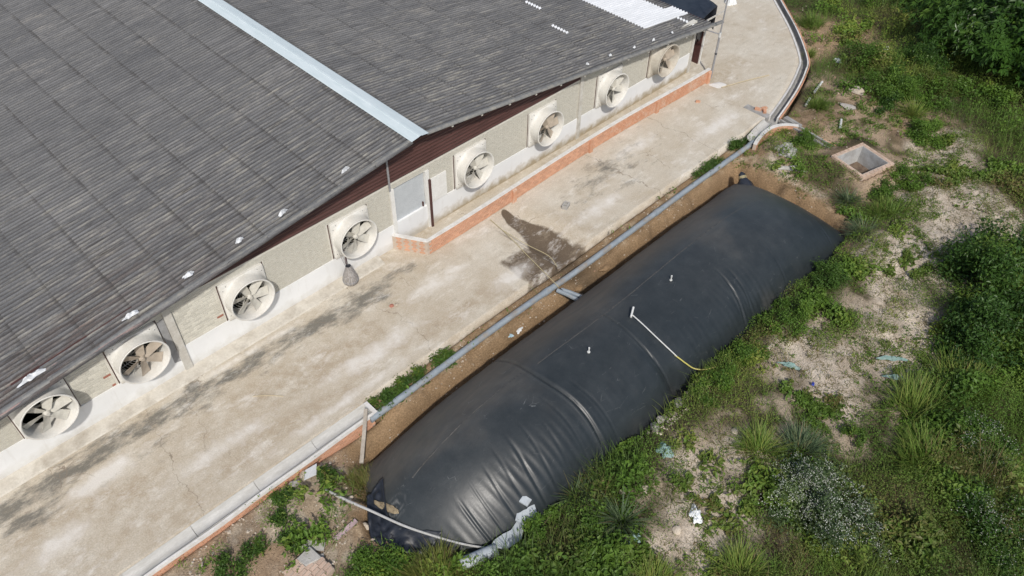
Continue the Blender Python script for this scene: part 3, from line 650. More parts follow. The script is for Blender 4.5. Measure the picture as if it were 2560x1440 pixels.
FL = [('white fan with open six blade rotor and no wire guard, nearest the gutter', 'c', .38, 0),
      ('white wall fan with brown dust inside its ring, beside the grey cement patch and pilaster', 'e', .1, 1),
      ('clean white wall fan with a wire guard between the tall pilaster and the wire basket', 'c', .75, 1),
      ('white wall fan directly above the hanging wire basket, left of the door', 'c', .2, 1),
      ('white wall fan just right of the barn door under the ridge', 'c', .55, 1),
      ('white wall fan with brown dusty blades above the pen wall, left of the slim pilaster', 'e', .5, 1),
      ('white wall fan with pale whitish blades just right of the slim pilaster', 'c', .9, 1),
      ('dusty beige wall fan at the far end of the gable near the corner post', 'd', .3, 1)]
for i, fx in enumerate(FX):
    lab, kd, a0, gd = FL[i]; D = FM[kd]
    t = thing('exhaust_fan', lab, 'fan', (fx, 0, FZ), 0, 'exhaust fans along the gable wall')
    link('housing', D['housing'], t)
    for q in range(6):
        o = link('blade', D['blade'], t); o.location = (FS/2, 0, FH/2); o.rotation_euler = (0, a0+q*math.pi/3, 0)
    for nm in ('hub', 'support', 'motor')+(('wire_guard',) if gd else ()):
        o = link(nm, D[nm], t); o.location = (FS/2, 0, FH/2); o.rotation_euler = (0, .25 if nm == 'support' else 0, 0)
    for bx, bz in ((.09, .2), (.2, .09), (FS-.09, .2), (FS-.2, .09), (.09, FH-.2), (.2, FH-.09), (FS-.09, FH-.2), (FS-.2, FH-.09)):
        o = link('bolt', D['bolt'], t); o.location = (bx, 0, bz)

# ------------------------------------------------------------------ the inflated digester cover
dig = thing('biogas_digester', 'long inflated black plastic digester cover bulging out of its earth pit', 'biogas digester', (14, -8, -.7))
def dadopt(o): o.parent = dig; o.matrix_parent_inverse = Matrix.Translation((-14, 8, .7)); return o
nu, nv = 560, 200
uu = np.linspace(-1, 1, nu); vv = np.linspace(-1, 1, nv)
xu = (MX0+MX1)/2+(MX1-MX0)/2*(.75*uu+.25*np.sin(uu*math.pi/2)); yv = (MY0+MY1)/2+(MY1-MY0)/2*np.sin(vv*math.pi/2)
XX, YY = np.meshgrid(xu, yv); ZZ = memb(XX, YY); VN = np.sin(vv*math.pi/2)[:, None]+0*XX
P = np.stack([XX, YY, ZZ], -1)
du = np.gradient(P, axis=1); dv = np.gradient(P, axis=0); Nn = np.cross(du, dv); Nn /= np.linalg.norm(Nn, axis=-1, keepdims=True)+1e-9
def ring_fold(x0, slope, v0, v1, wd, dp, bend=0.):
    """a tuck running across the cover: sharp valley with a raised lip on its near side"""
    xc = x0+slope*(VN-.0)+bend*VN**2+.05*np.sin(VN*5+x0); d = XX-xc
    m = sst(v0, v0+.22, VN)*(1-sst(v1-.3, v1, VN))
    return m*(-dp*np.exp(-(d/wd)**2)+.42*dp*np.exp(-((d+1.7*wd)/(1.0*wd))**2)+.2*dp*np.exp(-((d-2.0*wd)/(1.5*wd))**2))
D = ring_fold(10.28, -.13, -1.0, .98, .045, .065)
D = D+ring_fold(13.10, -.15, -1.0, .40, .028, .035)
D = D+ring_fold(12.95, -.35, -1.0, -.2, .14, .03)
D = D+ring_fold(17.0, .35, -.98, -.15, .035, .035)+ring_fold(17.35, .3, -.95, -.2, .03, .02)
D = D+ring_fold(6.65, .05, -.98, -.2, .030, .034)+ring_fold(7.05, .06, -.96, -.1, .022, .016)+ring_fold(7.5, .08, -.96, -.15, .03, .014)+ring_fold(8.35, .1, -.98, -.1, .04, .022)
for x0, sl, dp in ((7.9, .1, .008), (8.8, .1, .010), (9.3, .08, .006), (9.75, -.1, .010), (10.7, -.2, .012), (22.1, .3, .012), (19.2, .3, .01)):
    D = D+ring_fold(x0, sl, -.98, -.15+.2*random.random(), .035, dp)
side = sst(-.15, -.62, VN)*(1-sst(-.93, -1.0, VN))
xph = XX+.25*VN+.12*fbm(XX, YY, .8, 2, 90)
amp = (.55*np.exp(-((XX-8.3)/1.9)**2)+.45*np.exp(-((XX-16.8)/2.0)**2)+.15)
D = D+.0095*amp*side*(np.sin(2*math.pi*xph/.21)+.5*np.sin(2*math.pi*xph/.34+1.3))*np.clip(fbm(XX, YY, .9, 3, 91)*2-.3, 0, 1.3)
top = sst(.45, .8, VN); D = D+.006*top*np.sin(2*math.pi*(XX+.6*VN)/.5)*fbm(XX, YY, .7, 3, 92)
D = D+.05*(fbm(XX, YY, .45, 3, 93)-.5)+.012*(fbm(XX, YY, 1.6, 3, 94)-.5)
crum = (1-sst(5.15, 5.75, XX+.35*np.abs(YY+7.5))); D = D+crum*.16*(np.abs(fbm(XX, YY, 3.2, 4, 95)-.5)-.1)
pinch = np.exp(-((XX-13.45)/.35)**2)*np.exp(-((VN+.9)/.18)**2); D = D-.13*pinch
P = P+Nn*D[..., None]
n3 = fbm(XX, YY, .55, 4, 96); n4 = fbm(XX*1.0, YY*.4, 2.2, 3, 97)
dust = 1.1*sst(.15, .95, VN+.6*(n3-.5))*(1-sst(21, 23.2, XX)*.4)+.25*sst(.55, .75, n3)+.5*np.exp(-((XX-13)/1.3)**2)*sst(-.1, .5, VN)
dm = np.hypot(XX-5.55, (YY+7.45)); dm = dm+.35*(fbm(XX, YY, 3.5, 3, 98)-.5); mud = .6*np.clip(np.sin(dm*44), 0, 1)*(1-sst(.22, .38, dm))*sst(.30, .6, fbm(XX, YY, 4.2, 2, 99)+.12)
Iq = np.arange(nu*nv).reshape(nv, nu); Fq = np.stack([Iq[:-1, :-1], Iq[:-1, 1:], Iq[1:, 1:], Iq[1:, :-1]], -1).reshape(-1, 4)
m, k, b = newmat('black_membrane', .4, .5); v = k.pos()
ds = k.attr('dust'); md = k.attr('mud'); fn = k.noise(v, 30, 4, .75, .3, .75); mid = k.noise(v, 2.2, 7, .7, .3, .7); strk = k.noise(k.pos((.5, 2.5, 2.5)), 2.0, 7, .7, .3, .75)
col = k.mix(mid, (.0145, .0195, .0225), (.024, .0305, .0345))
col = k.mix(k.math('MULTIPLY', k.math('MULTIPLY', ds, strk), .75), col, (.15, .125, .095))
col = k.mix(k.math('MULTIPLY', ds, .34), col, (.115, .10, .085))
col = k.mix(k.math('MULTIPLY', k.attr('film'), k.rng(k.math('MULTIPLY', mid, fn), .0, .8, .35, 1.)), col, (.098, .102, .100))  # grey dust together with a painted sky sheen
col = k.mix(k.math('MULTIPLY', md, .55), col, (.33, .33, .32))
wv = k.n('ShaderNodeTexVoronoi', feature='DISTANCE_TO_EDGE'); k.L.new(k.pos((.55, 1.3, 1.3)), wv.inputs['Vector']); wv.inputs['Scale'].default_value = 2.4
scr = k.math('MULTIPLY', k.rng(wv.outputs['Distance'], .006, .0), k.noise(v, 3.4, 4, .6, .56, .68)); col = k.mix(k.math('MULTIPLY', scr, .7), col, (.30, .31, .31))
spk = k.noise(v, 95, 2, .5, .70, .78); col = k.mix(k.math('MULTIPLY', k.math('MULTIPLY', spk, mid), .55), col, (.30, .29, .27))
k.L.new(col, b.inputs['Base Color']); k.L.new(k.rng(k.math('ADD', k.math('MULTIPLY', ds, .30), k.math('MULTIPLY', fn, .12)), 0, .4, .36, .72), b.inputs['Roughness'])
bump(k, b, k.math('ADD', mid, k.math('MULTIPLY', fn, .12)), .12, .02); M_MEMB = m
dadopt(link('cover', npmesh('cover', P.reshape(-1, 3), Fq, M_MEMB, True, {'dust': dust, 'mud': mud, 'film': np.clip(.04+.34*sst(-.75, .25, VN)+.20*sst(10, 20, XX)*sst(-.8, -.2, VN)+.55*(n3-.5), 0, 1)})))  # film: sky sheen painted on top and far half, plus dust
from_grid = P
def surf(x, y, up=0.):
    i = int(np.clip(np.searchsorted(xu, x), 0, nu-1)); j = int(np.clip(np.searchsorted(yv, y), 0, nv-1)); q = P[j, i]
    return Vector((x, y, float(q[2])+up))
M_SEAM = simple('weld_seam', (.045, .047, .05), (.10, .095, .085), 12, .5, .4, bmp=.1, obj=False)
for xa, xb, y0 in ((10.5, 21.4, -7.32), (6.2, 10.1, -7.25)):
    sm = MB(); xs_ = np.arange(xa, xb, .12); vs = []
    for x in xs_:
        for dy, up in ((-.022, .001), (-.012, .008), (.012, .008), (.022, .001)): vs.append(surf(x, y0+.04*math.sin(x*.8)+dy, up))
    sm.add(vs, [(i*4+c, (i+1)*4+c, (i+1)*4+c+1, i*4+c+1) for i in range(len(xs_)-1) for c in range(3)])
    dadopt(sm.build('weld_seam', M_SEAM, None, True))
# the tied-off corner tail with its cord
tl = MB(); c0 = Vector((22.68, -5.98, -.08)); ax_ = Vector((.30, .55, .45)).normalized()
path = [c0-ax_*.25, c0+ax_*.02, c0+ax_*.15, c0+ax_*.26, c0+ax_*.36, c0+ax_*.44]
a_ = ax_.cross(Vector((0, 0, 1))).normalized(); b_ = a_.cross(ax_); vs = []; sg = 16
for p, r in zip(path, (.34, .26, .16, .11, .12, .03)):
    for q in range(sg):
        t = 2*math.pi*q/sg; rr = r*(1+.16*math.cos(5*t)); vs.append(p+a_*rr*math.cos(t)+b_*rr*.75*math.sin(t))
tl.add(vs, [(i*sg+q, i*sg+(q+1) % sg, (i+1)*sg+(q+1) % sg, (i+1)*sg+q) for i in range(5) for q in range(sg)]+[tuple(5*sg+q for q in range(sg))])
dadopt(tl.build('corner_tail', M_BLACK, None, True))
cd_ = MB()
for h in (.20, .235, .27): cd_.tube([c0+ax_*h+a_*.135*math.cos(t)+b_*.105*math.sin(t) for t in np.linspace(0, 2*math.pi, 17)], .014, 5, None, False)
M_CORD = simple('straw_cord', (.50, .44, .27), (.40, .34, .2), 12, .8, .1, obj=False)
dadopt(cd_.build('cord', M_CORD, None, True))
# two short valve stubs
M_PVCW = simple('white_pvc', (.66, .67, .66), (.56, .57, .56), 6, .4, .4, dirt=(.42, .40, .34), dirtf=.35, obj=False)
M_PVCG = simple('grey_pvc', (.30, .345, .38), (.24, .28, .315), 4, .5, .35, dirt=(.27, .215, .15), dirtf=.8, obj=False)
for x, y in ((15.55, -7.85), (11.78, -7.99)):
    p = surf(x, y); s_ = MB().bar(p-Vector((0, 0, .03)), p+Vector((0, 0, .02)), .05, .04, 10).bar(p, p+Vector((.0, .0, .15)), .018, None, 10).bar(p+Vector((0, 0, .13)), p+Vector((0, 0, .18)), .024, None, 10)
    dadopt(autosmooth(s_.build('valve_stub', M_PVCW)))
fl = MB(); vs = []                                     # loose crumpled edge of the cover along the near banks
edge_ = smooth_path([(5.25, -6.55, 0), (4.86, -7.15, 0), (4.66, -7.6, 0), (4.86, -8.15, 0), (5.3, -8.75, 0)], 9); NE = len(edge_); NW = 14
for i_, e in enumerate(edge_):
    for j_ in range(NW):
        w_ = j_/(NW-1); x = e.x+.62*w_; y = e.y+.06*w_
        z = -.16*(1-w_)+max(float(memb(x, y)), -.3)*w_+.02+.30*(abs(float(fbm(x*1.6, y*1.2, 2.6, 4, 51))-.5)*2)*(1-.5*w_)-.25*(w_ < .01)
        vs.append((x, y, z))
fl.add(vs, [(i_*NW+j_, i_*NW+j_+1, (i_+1)*NW+j_+1, (i_+1)*NW+j_) for i_ in range(NE-1) for j_ in range(NW-1)])
o = fl.build('loose_flap', M_BLACK, None, True); md = o.modifiers.new('thick', 'SOLIDIFY'); md.thickness = .008; dadopt(o)
m, k, b = newmat('sand', .95, .1); k.L.new(k.mix(k.noise(k.pos(), 14, 5), (.33, .27, .18), (.22, .175, .115)), b.inputs['Base Color']); M_SAND = m
sp = MB(); G_ = 26; vs = []
for j in range(G_):
    for i in range(G_):
        u, q = i/(G_-1)*2-1, j/(G_-1)*2-1; rr_ = max(abs(u), abs(q)); an_ = math.atan2(q, u); R = rr_*(.95+.35*(float(fbm(math.cos(an_)*1.5+9, math.sin(an_)*1.5, 2.1, 4, 7))-.5))
        x = 5.42+.075*R*math.cos(an_)-.09*R*math.sin(an_); y = -7.2+.45*R*math.sin(an_); z0 = max(float(surf(x, y).z), float(memb(x, y)), -.08)
        vs.append((x, y, z0+.02*(1-rr_)+.03+.03*(float(fbm(x, y, 9, 2, 3))-.5)-.10*(rr_ > .97)))
sp.add(vs, [(j*G_+i, j*G_+i+1, (j+1)*G_+i+1, (j+1)*G_+i) for j in range(G_-1) for i in range(G_-1)])
tag(sp.build('sand', M_SAND, None, True), kind='stuff')

# gas line with its tee, ending in a yellow hose
gl = thing('gas_pipe', 'thin white gas pipe with a tee and yellow hose running down the black cover', 'pipe', (13.59, -7.97, 1.3))
def padopt(o, root): o.parent = root; o.matrix_parent_inverse = Matrix.Translation(-root.location); return o
pts = smooth_path([surf(13.59, -7.97, .12), surf(13.59, -8.4, .08), surf(13.62, -8.87, .055), surf(13.8, -9.5, .06)], 6)
padopt(MB().tube(pts, .018, 8).build('pipe', M_PVCW, None, True), gl)
p0 = pts[0]; padopt(autosmooth(MB().bar(p0+Vector((-.11, -.06, .02)), p0+Vector((.17, .09, .10)), .030, None, 10).bar(p0, p0-Vector((0, 0, .16)), .024, None, 8).build('tee', M_PVCW)), gl)
M_YEL = simple('yellow_hose', (.55, .50, .12), (.48, .43, .16), 8, .45, .4, obj=False)
q0 = pts[-1]; hp = [q0-Vector((.02, -.06, -.02)), q0+Vector((.06, -.10, -.09)), Vector((13.96, -9.75, .5)), Vector((14.12, -9.95, .32)), Vector((14.35, -10.15, .26)), Vector((14.65, -10.3, .24))]
padopt(MB().tube(smooth_path(hp), .020, 8).build('hose', M_YEL, None, True), gl)

# long grey pipe along the bank, three socketed lengths and the drop into the pit
lp = thing('drain_pipe', 'long grey plastic pipe lying along the bank between yard and digester', 'pipe', (7, -4.8, -.05))
def pz(x): return -.07-.05*math.exp(-((x-15)/1.5)**2)+.02*math.sin(x*.7)
for a, c in ((6.75, 13.72), (13.72, 19.2), (19.2, 25.05)):
    xs_ = np.linspace(a, c, 14); sg_ = padopt(MB().tube([(x, -4.79+.015*math.sin(x*.6), pz(x)) for x in xs_], .098, 14).build('pipe_length', M_PVCG, None, True), lp); autosmooth(sg_)
    sk = autosmooth(MB().bar((c-.22, -4.79+.015*math.sin(c*.6), pz(c)), (c+.03, -4.79+.015*math.sin(c*.6), pz(c)), .112, None, 14).build('socket', M_PVCG)); sk.parent = sg_
for dx, r in ((0, .07), (.2, .06)):
    padopt(autosmooth(MB().tube([(13.92+dx*.6, -4.95-dx*.3, -.12), (14.02+dx*.7, -5.3, -.12), (14.12+dx, -5.72, -.16), (14.18+dx, -6.0, -.32)], r, 10).build('drop_pipe', M_PVCG)), lp)
t = MB(); bg_ = M_BLACK
bl = MB().tube([(14.0, -5.0, -.12), (14.16, -5.3, -.17), (14.3, -5.7, -.3)], .06, 9).build('black_wrap', M_BLACK, None, True); padopt(bl, lp)
# the white pole lying over the near corner
wp = MB().tube(smooth_path([(4.66, -5.74, -.05), (4.85, -6.42, .05), (5.08, -7.07, .10), (5.35, -7.8, .10), (5.62, -8.38, .10), (6.06, -9.15, .06), (6.56, -9.85, .05)]), .036, 10, .026)
tag(autosmooth(wp.build('plastic_pole', simple('pole_grey', (.50, .50, .49), (.40, .40, .39), 5, .6, .3, dirt=(.33, .31, .26), dirtf=.4, obj=False))), 'long white plastic pole lying bent across the near corner of the digester', 'pole')

# ------------------------------------------------------------------ low masonry
M_OBR = simple('orange_brick', (.62, .345, .225), (.54, .28, .17), 7, .9, .1, rnd=.12, dirt=(.60, .50, .41), dirtf=.7)
M_MORTAR = simple('mortar', (.55, .46, .38), (.46, .38, .31), 6, .95, .1, obj=False)
M_CAP = simple('white_mortar', (.72, .71, .69), (.62, .61, .58), 5, .85, .15, dirt=(.42, .38, .33), dirtf=.5, obj=False)
OB = MB().box(-.092, .092, -.018, .03, -.036, .036).mesh('orange_brick', M_OBR); OBH = MB().box(-.045, .045, -.018, .03, -.036, .036).mesh('orange_brick_half', M_OBR)
OBR = MB().box(-.092, .092, -.018, .03, -.03, .03).mesh('row_brick', M_OBR)
def place(me, parent, x, y, z, rz=0.):
    o = link('brick', me, parent); o.location = (x-parent.location.x, y-parent.location.y, z-parent.location.z); o.rotation_euler = (random.uniform(-.015, .015), random.uniform(-.012, .012), rz+random.uniform(-.012, .012)); return o
# the pen wall in front of the far half of the gable
pw = thing('pen_wall', 'low wall of bare orange bricks with a white top enclosing the fan strip', 'low wall', (12, -1.0, 0))
def wadopt(o, r): o.parent = r; o.matrix_parent_inverse = Matrix.Translation(-Vector(r.location)); return o
def wy(x): return -1.02+.16*sst(12.5, 20.5, x)-.16*sst(21, 27.3, x)
WH = .56
pathw = [(11.42, -.03), (12.02, -1.02)]+[(x, float(wy(x))) for x in np.arange(12.6, 27.36, .6)]+[(27.32, float(wy(27.3)))]
core = MB().sweep([(x, y, 0) for x, y in pathw], [(-.055, -.1), (-.055, WH), (.045, WH), (.045, -.1)], True); wadopt(core.build('mortar_core', M_MORTAR), pw)
cp = MB().sweep([(x, y, 0) for x, y in pathw], [(-.075, WH-.005), (-.07, WH+.03), (.06, WH+.035), (.066, WH-.005)], True); wadopt(cp.build('wall_top', M_CAP), pw)
lst = []
for r in range(6):
    z = .055+r*.088
    for i in range(80):
        x = 12.16+.098*(r % 2)+i*.193
        if x < 27.2: lst.append((x, z))
lst.sort(key=lambda q: q[0]); rest = MB()
for i, (x, z) in enumerate(lst):
    y = float(wy(x))-.05; rz_ = math.atan2(float(wy(x+.2)-wy(x-.2)), .4)
    if i < 276: place(OB, pw, x, y+random.uniform(-.004, .004), z, rz_)
    else: d = random.uniform(-.005, .005); rest.box(x-.092, x+.092, y-.018+d, y+.03, z-.036, z+.036)
rs = wadopt(rest.build('brick', M_OBR), pw); tag(rs, kind='stuff')
for j in range(4):
    for r in range(6):
        f = (j+.5)/4*.9; o = place(OB if (r+j) % 2 else OBH, pw, 11.48+.6*f-.045, -.12-.98*f+.0, .055+r*.088, math.atan2(-.99, .6))
for x in (15.9, 20.0, 23.9, 27.2):
    y = float(wy(x)); wadopt(MB().box(x-.09, x+.09, y-.145, y-.05, -.05, WH-.03).build('pier', M_OBR), pw)
# retaining wall with the half-round gutter on top, near side of the yard
gw = thing('gutter_wall', 'brick retaining wall carrying a half-round concrete gutter along the near yard edge', 'gutter', (2, -4.5, 0))
M_GUT = simple('gutter_concrete', (.56, .555, .53), (.46, .455, .43), 4, .85, .2, dirt=(.30, .28, .24), dirtf=.4, obj=False, stretch=(.5, 2, 2))
M_GUTSHADE = simple('gutter_shade', (.10, .095, .085), (.22, .21, .19), 3, .95, .1, obj=False, stretch=(.7, 3, 3))  # dark tone that paints the shade inside the gutter
GY = -4.52
half = [(-.19, .02)]+[(.17*-math.cos(t), -.125*math.sin(t)+.0) for t in np.linspace(0, math.pi, 11)]+[(.19, .03), (.19, -.03)]+[(.18*math.cos(t), -.15*math.sin(t)-.02) for t in np.linspace(0, math.pi, 11)]+[(-.19, -.03)]
x = 6.93; nseg = 0
while x > -9:
    L = 1.72; a = x-L+.012
    MB_ = MB().sweep([(a, GY, -.006), (x, GY, -.006)], [(.035, -.106), (.075, -.094), (.11, -.076), (.14, -.05), (.16, -.02)]); si = MB_.build('gutter_shade', M_GUTSHADE, None, True)  # dark strip on the outer half, shade painted into the channel
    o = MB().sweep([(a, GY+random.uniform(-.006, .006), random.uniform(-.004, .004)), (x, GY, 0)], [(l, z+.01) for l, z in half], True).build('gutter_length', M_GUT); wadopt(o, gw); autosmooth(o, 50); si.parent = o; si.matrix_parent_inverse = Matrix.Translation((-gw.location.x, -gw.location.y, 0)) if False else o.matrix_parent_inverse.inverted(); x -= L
lip = MB().sweep([(q, GY-.215+.012*math.sin(q*2.3), .01*math.sin(q*1.7)) for q in np.arange(-9, 6.96, .15)], [(.0, -.06), (.0, .045), (.055, .04), (.07, -.06)], True); wadopt(lip.build('mortar_lip', M_CAP), gw)
wadopt(MB().box(6.90, 7.02, GY-.27, GY+.19, -.16, .03).build('end_cap', M_CAP), gw)
wadopt(MB().box(-9, 6.9, GY-.25, GY-.14, -.9, -.05).build('mortar_core', M_MORTAR), gw)
for r in range(7):
    for i in range(40):
        x = 6.86-.193*i-.1*(r % 2); z = -.095-.075*r
        if (r < 3 or x > 4.6) and x > -.2: place(OBR, gw, x-.05, GY-.26+random.uniform(-.006, .006), z)
# timber prop leaning from the gutter end into the pit
M_TIMB = simple('weathered_timber', (.46, .42, .36), (.34, .30, .25), 6, .9, .1, dirt=(.2, .17, .14), dirtf=.6, obj=False)
pr_ = Vector((6.80, -4.60, .14)); pe = Vector((5.82, -5.62, -.25)); dq = (pe-pr_).normalized(); sx = dq.cross(Vector((0, 0, 1))).normalized(); sy = sx.cross(dq)
vs = [p+sx*s1*.05+sy*s2*.04 for p in (pr_, pr_.lerp(pe, .5)+Vector((.015, 0, .02)), pe) for s1, s2 in ((-1, -1), (1, -1), (1, 1), (-1, 1))]
fs = [(0, 3, 2, 1), (8, 9, 10, 11)]+[(j*4+i, j*4+(i+1) % 4, j*4+4+(i+1) % 4, j*4+4+i) for j in (0, 1) for i in range(4)]
tag(MB().add(vs, fs).build('timber_prop', M_TIMB), 'weathered timber prop leaning from the gutter end down into the pit', 'post')

# the curved drain at the far end of the yard
dc = thing('drain_channel', 'curved open concrete drain with brick edges bordering the far concrete path', 'drain', (31, -3, 0))
dpts = smooth_path([(x, y, 0) for x, y in DRAIN], 5)
U = [(-.20, .035), (-.115, .03)]+[(-.10*math.cos(t), -.16*math.sin(t)**.7) for t in np.linspace(.15, math.pi-.15, 9)]+[(.115, .03)]
m, k, b = newmat('drain_cement', .85, .2); k.L.new(k.mix(k.noise(k.pos(), 3, 6), (.36, .355, .34), (.25, .245, .235)), b.inputs['Base Color']); M_DRN = m
ch = MB().sweep(dpts, [(-.125, .03)]+[(-.115*math.cos(t), -.24*max(math.sin(t), 0)**.6) for t in np.linspace(0.0, math.pi, 11)]+[(.125, .03), (.125, -.25), (-.125, -.25)], True)
wadopt(ch.build('channel', M_DRN), dc)
wadopt(MB().sweep(dpts, [(-.125, .045), (-.185, .04), (-.19, -.2), (-.125, -.2)][::-1], True).build('outer_lip', M_CAP), dc)
wadopt(MB().sweep(dpts, [(.125, .045), (.20, .03), (.20, -.2), (.125, -.2)], True).build('inner_lip', M_CAP), dc)
for me_, (la, lb) in (('outer', (-.185, -.26)),):
    tot = 0; prev = dpts[0]
    L = [0]
    for a, c in zip(dpts[:-1], dpts[1:]): L.append(L[-1]+(c-a).length)
    s_ = .1
    while s_ < L[-1]-.1:
        i = max(j for j in range(len(L)) if L[j] <= s_); p = dpts[i].lerp(dpts[min(i+1, len(dpts)-1)], (s_-L[i])/max(1e-6, L[min(i+1, len(L)-1)]-L[i]))
        tdir = (dpts[min(i+1, len(dpts)-1)]-dpts[i]).normalized(); nrm = Vector((tdir.y, -tdir.x, 0))
        o = place(OB, dc, p.x-nrm.x*.225, p.y-nrm.y*.225, -.005+random.uniform(-.008, .004), math.atan2(tdir.y, tdir.x)); s_ += .2
def strip_wall(name, label, path, w, h, cap, cat, seedc=0, z0=0.):
    t = thing(name, label, cat, (path[0][0], path[0][1], 0))
    pp = smooth_path([(x, y, z0) for x, y in path], 5)
    wadopt(MB().sweep(pp, [(-w, -.4), (-w, h), (w, h), (w, -.4)], True).build('mortar_core', M_MORTAR), t)
    wadopt(MB().sweep(pp, [(-w-.012, h-.002), (-w-.008, h+.025), (w+.01, h+.025), (w+.014, h-.002)], True).build('wall_top', cap), t)
    L = [0]
    for a, c in zip(pp[:-1], pp[1:]): L.append(L[-1]+(c-a).length)
    for r in range(int((h+.25)/.085)):
        s_ = .1+.09*(r % 2)
        while s_ < L[-1]-.08:
            i = max(j for j in range(len(L)) if L[j] <= s_); p = pp[i].lerp(pp[min(i+1, len(pp)-1)], (s_-L[i])/max(1e-6, L[min(i+1, len(L)-1)]-L[i]))
            td = (pp[min(i+1, len(pp)-1)]-pp[max(i, 0)]).normalized(); nr = Vector((td.y, -td.x, 0))
            place(OB, t, p.x+nr.x*w, p.y+nr.y*w, z0+h-.05-r*.083, math.atan2(td.y, td.x)); s_ += .195
    return t
strip_wall('curved_wall', 'curved low brick wall with white mortar top rounding the drain junction', [(24.75, -5.02), (25.1, -4.92), (25.75, -4.82), (26.35, -4.88), (26.8, -5.15), (27.05, -5.5)], .06, .10, M_CAP, 'low wall')
sc = thing('side_channel', 'short white half-round channel ending above the grey pipe mouth', 'channel', (25.8, -4.5, 0))
hp2 = [(l*1.05, z) for l, z in half]
for a, c in (((25.12, -4.66), (25.9, -4.53)), ((25.92, -4.53), (26.62, -4.46))):
    wadopt(autosmooth(MB().sweep([(a[0], a[1], .03), (c[0], c[1], .04)], hp2, True).build('gutter_length', M_GUT), 50), sc)
jn = thing('junction_basin', 'grey cement basin where the drain channels meet beside the far path', 'basin', (27.0, -4.7, 0))
wadopt(MB().box(26.62, 27.35, -4.95, -4.25, -.42, -.2).build('floor', M_DRN), jn)
wadopt(MB().box(26.72, 27.06, -4.28, -3.2, -.3, .012).build('grey_edge', M_DRN), jn)
m_ = MB().sweep([(27.12, -4.75, 0), (26.78, -7.3, 0)], [(-.15, -.3), (-.15, .06), (-.07, .06), (-.07, -.12), (.07, -.12), (.07, .05), (.15, .05), (.15, -.3)], True); wadopt(m_.build('box_channel', M_DRN), jn)
wadopt(MB().sweep([(27.12, -4.75, 0), (27.0, -5.5, 0)], [(-.32, -.2), (-.28, .07), (-.15, .075), (-.15, -.2)], True).build('cement_wing', M_DRN), jn)
wadopt(MB().sweep([(26.85, -6.6, 0), (26.76, -7.4, 0)], [(-.22, -.2), (-.22, .06), (-.15, .062), (-.15, -.2)], True).build('brick_edge', M_OBR), jn)
# the square settling box
bx = thing('settling_box', 'open square brick box with grey rendered inside sunk in the soil', 'brick box', (26.4, -8.45, 0), rad(-14))
BW, BD, BH = .82, .74, .40                                          # half sizes
def bbx(x0, x1, y0, y1, z0, z1, name, mat): return MB().box(x0, x1, y0, y1, z0, z1).build(name, mat, bx)
M_IN = simple('box_render', (.52, .525, .52), (.42, .425, .42), 3, .85, .15, dirt=(.22, .19, .16), dirtf=.6)
wt_ = .14
for nm, (x0, x1, y0, y1) in {'a': (-BW, BW, -BD, -BD+wt_), 'b': (-BW, BW, BD-wt_, BD), 'c': (-BW, -BW+wt_, -BD+wt_, BD-wt_), 'd': (BW-wt_, BW, -BD+wt_, BD-wt_)}.items():
    bbx(x0, x1, y0, y1, -1.3, BH, 'mortar_core', M_MORTAR)
wi = wt_+.012
for (x0, x1, y0, y1) in ((-BW+wt_, BW-wt_, -BD+wt_, -BD+wi), (-BW+wt_, BW-wt_, BD-wi, BD-wt_), (-BW+wt_, -BW+wi, -BD+wi, BD-wi), (BW-wi, BW-wt_, -BD+wi, BD-wi)):
    bbx(x0, x1, y0, y1, -1.3, BH-.01, 'render_face', M_IN)
bbx(-BW+wi, BW-wi, -BD+wi, BD-wi, -1.3, -.30, 'floor', simple('box_mud', (.10, .07, .055), (.2, .15, .11), 5, .9, .2))
M_OBP = simple('dusty_brick', (.56, .42, .33), (.47, .34, .26), 7, .9, .1, rnd=.12, dirt=(.52, .47, .40), dirtf=.8)
OBX = MB().box(-.092, .092, -.018, .03, -.036, .036).mesh('dusty_brick', M_OBP)
OBT = MB().box(-.092, .092, -.05, .05, -.02, .012).mesh('rim_brick', M_OBP)
for s_ in (-1, 1):
    for i in range(8):
        o = link('brick', OBT, bx); o.location = (-BW+.11+i*.206, s_*(BD-.045), BH+.004)
        o = link('brick', OBT, bx); o.location = (s_*(BW-.045), -BD+.2+i*.165, BH+.004); o.rotation_euler = (0, 0, math.pi/2); o.scale = (.82, 1, 1)
    for r in range(6):
        for i in range(8):
            x = -BW+.12+i*.2+.09*(r % 2)
            if x < BW-.05:
                o = link('brick', OBX, bx); o.location = (x, s_*(BD+.0), BH-.06-r*.086); o.rotation_euler = (0, 0, 0 if s_ < 0 else math.pi)
            y = -BD+.12+i*.2+.09*(r % 2)
            if y < BD-.05:
                o = link('brick', OBX, bx); o.location = (s_*BW, y, BH-.06-r*.086); o.rotation_euler = (0, 0, math.pi/2 if s_ > 0 else -math.pi/2)

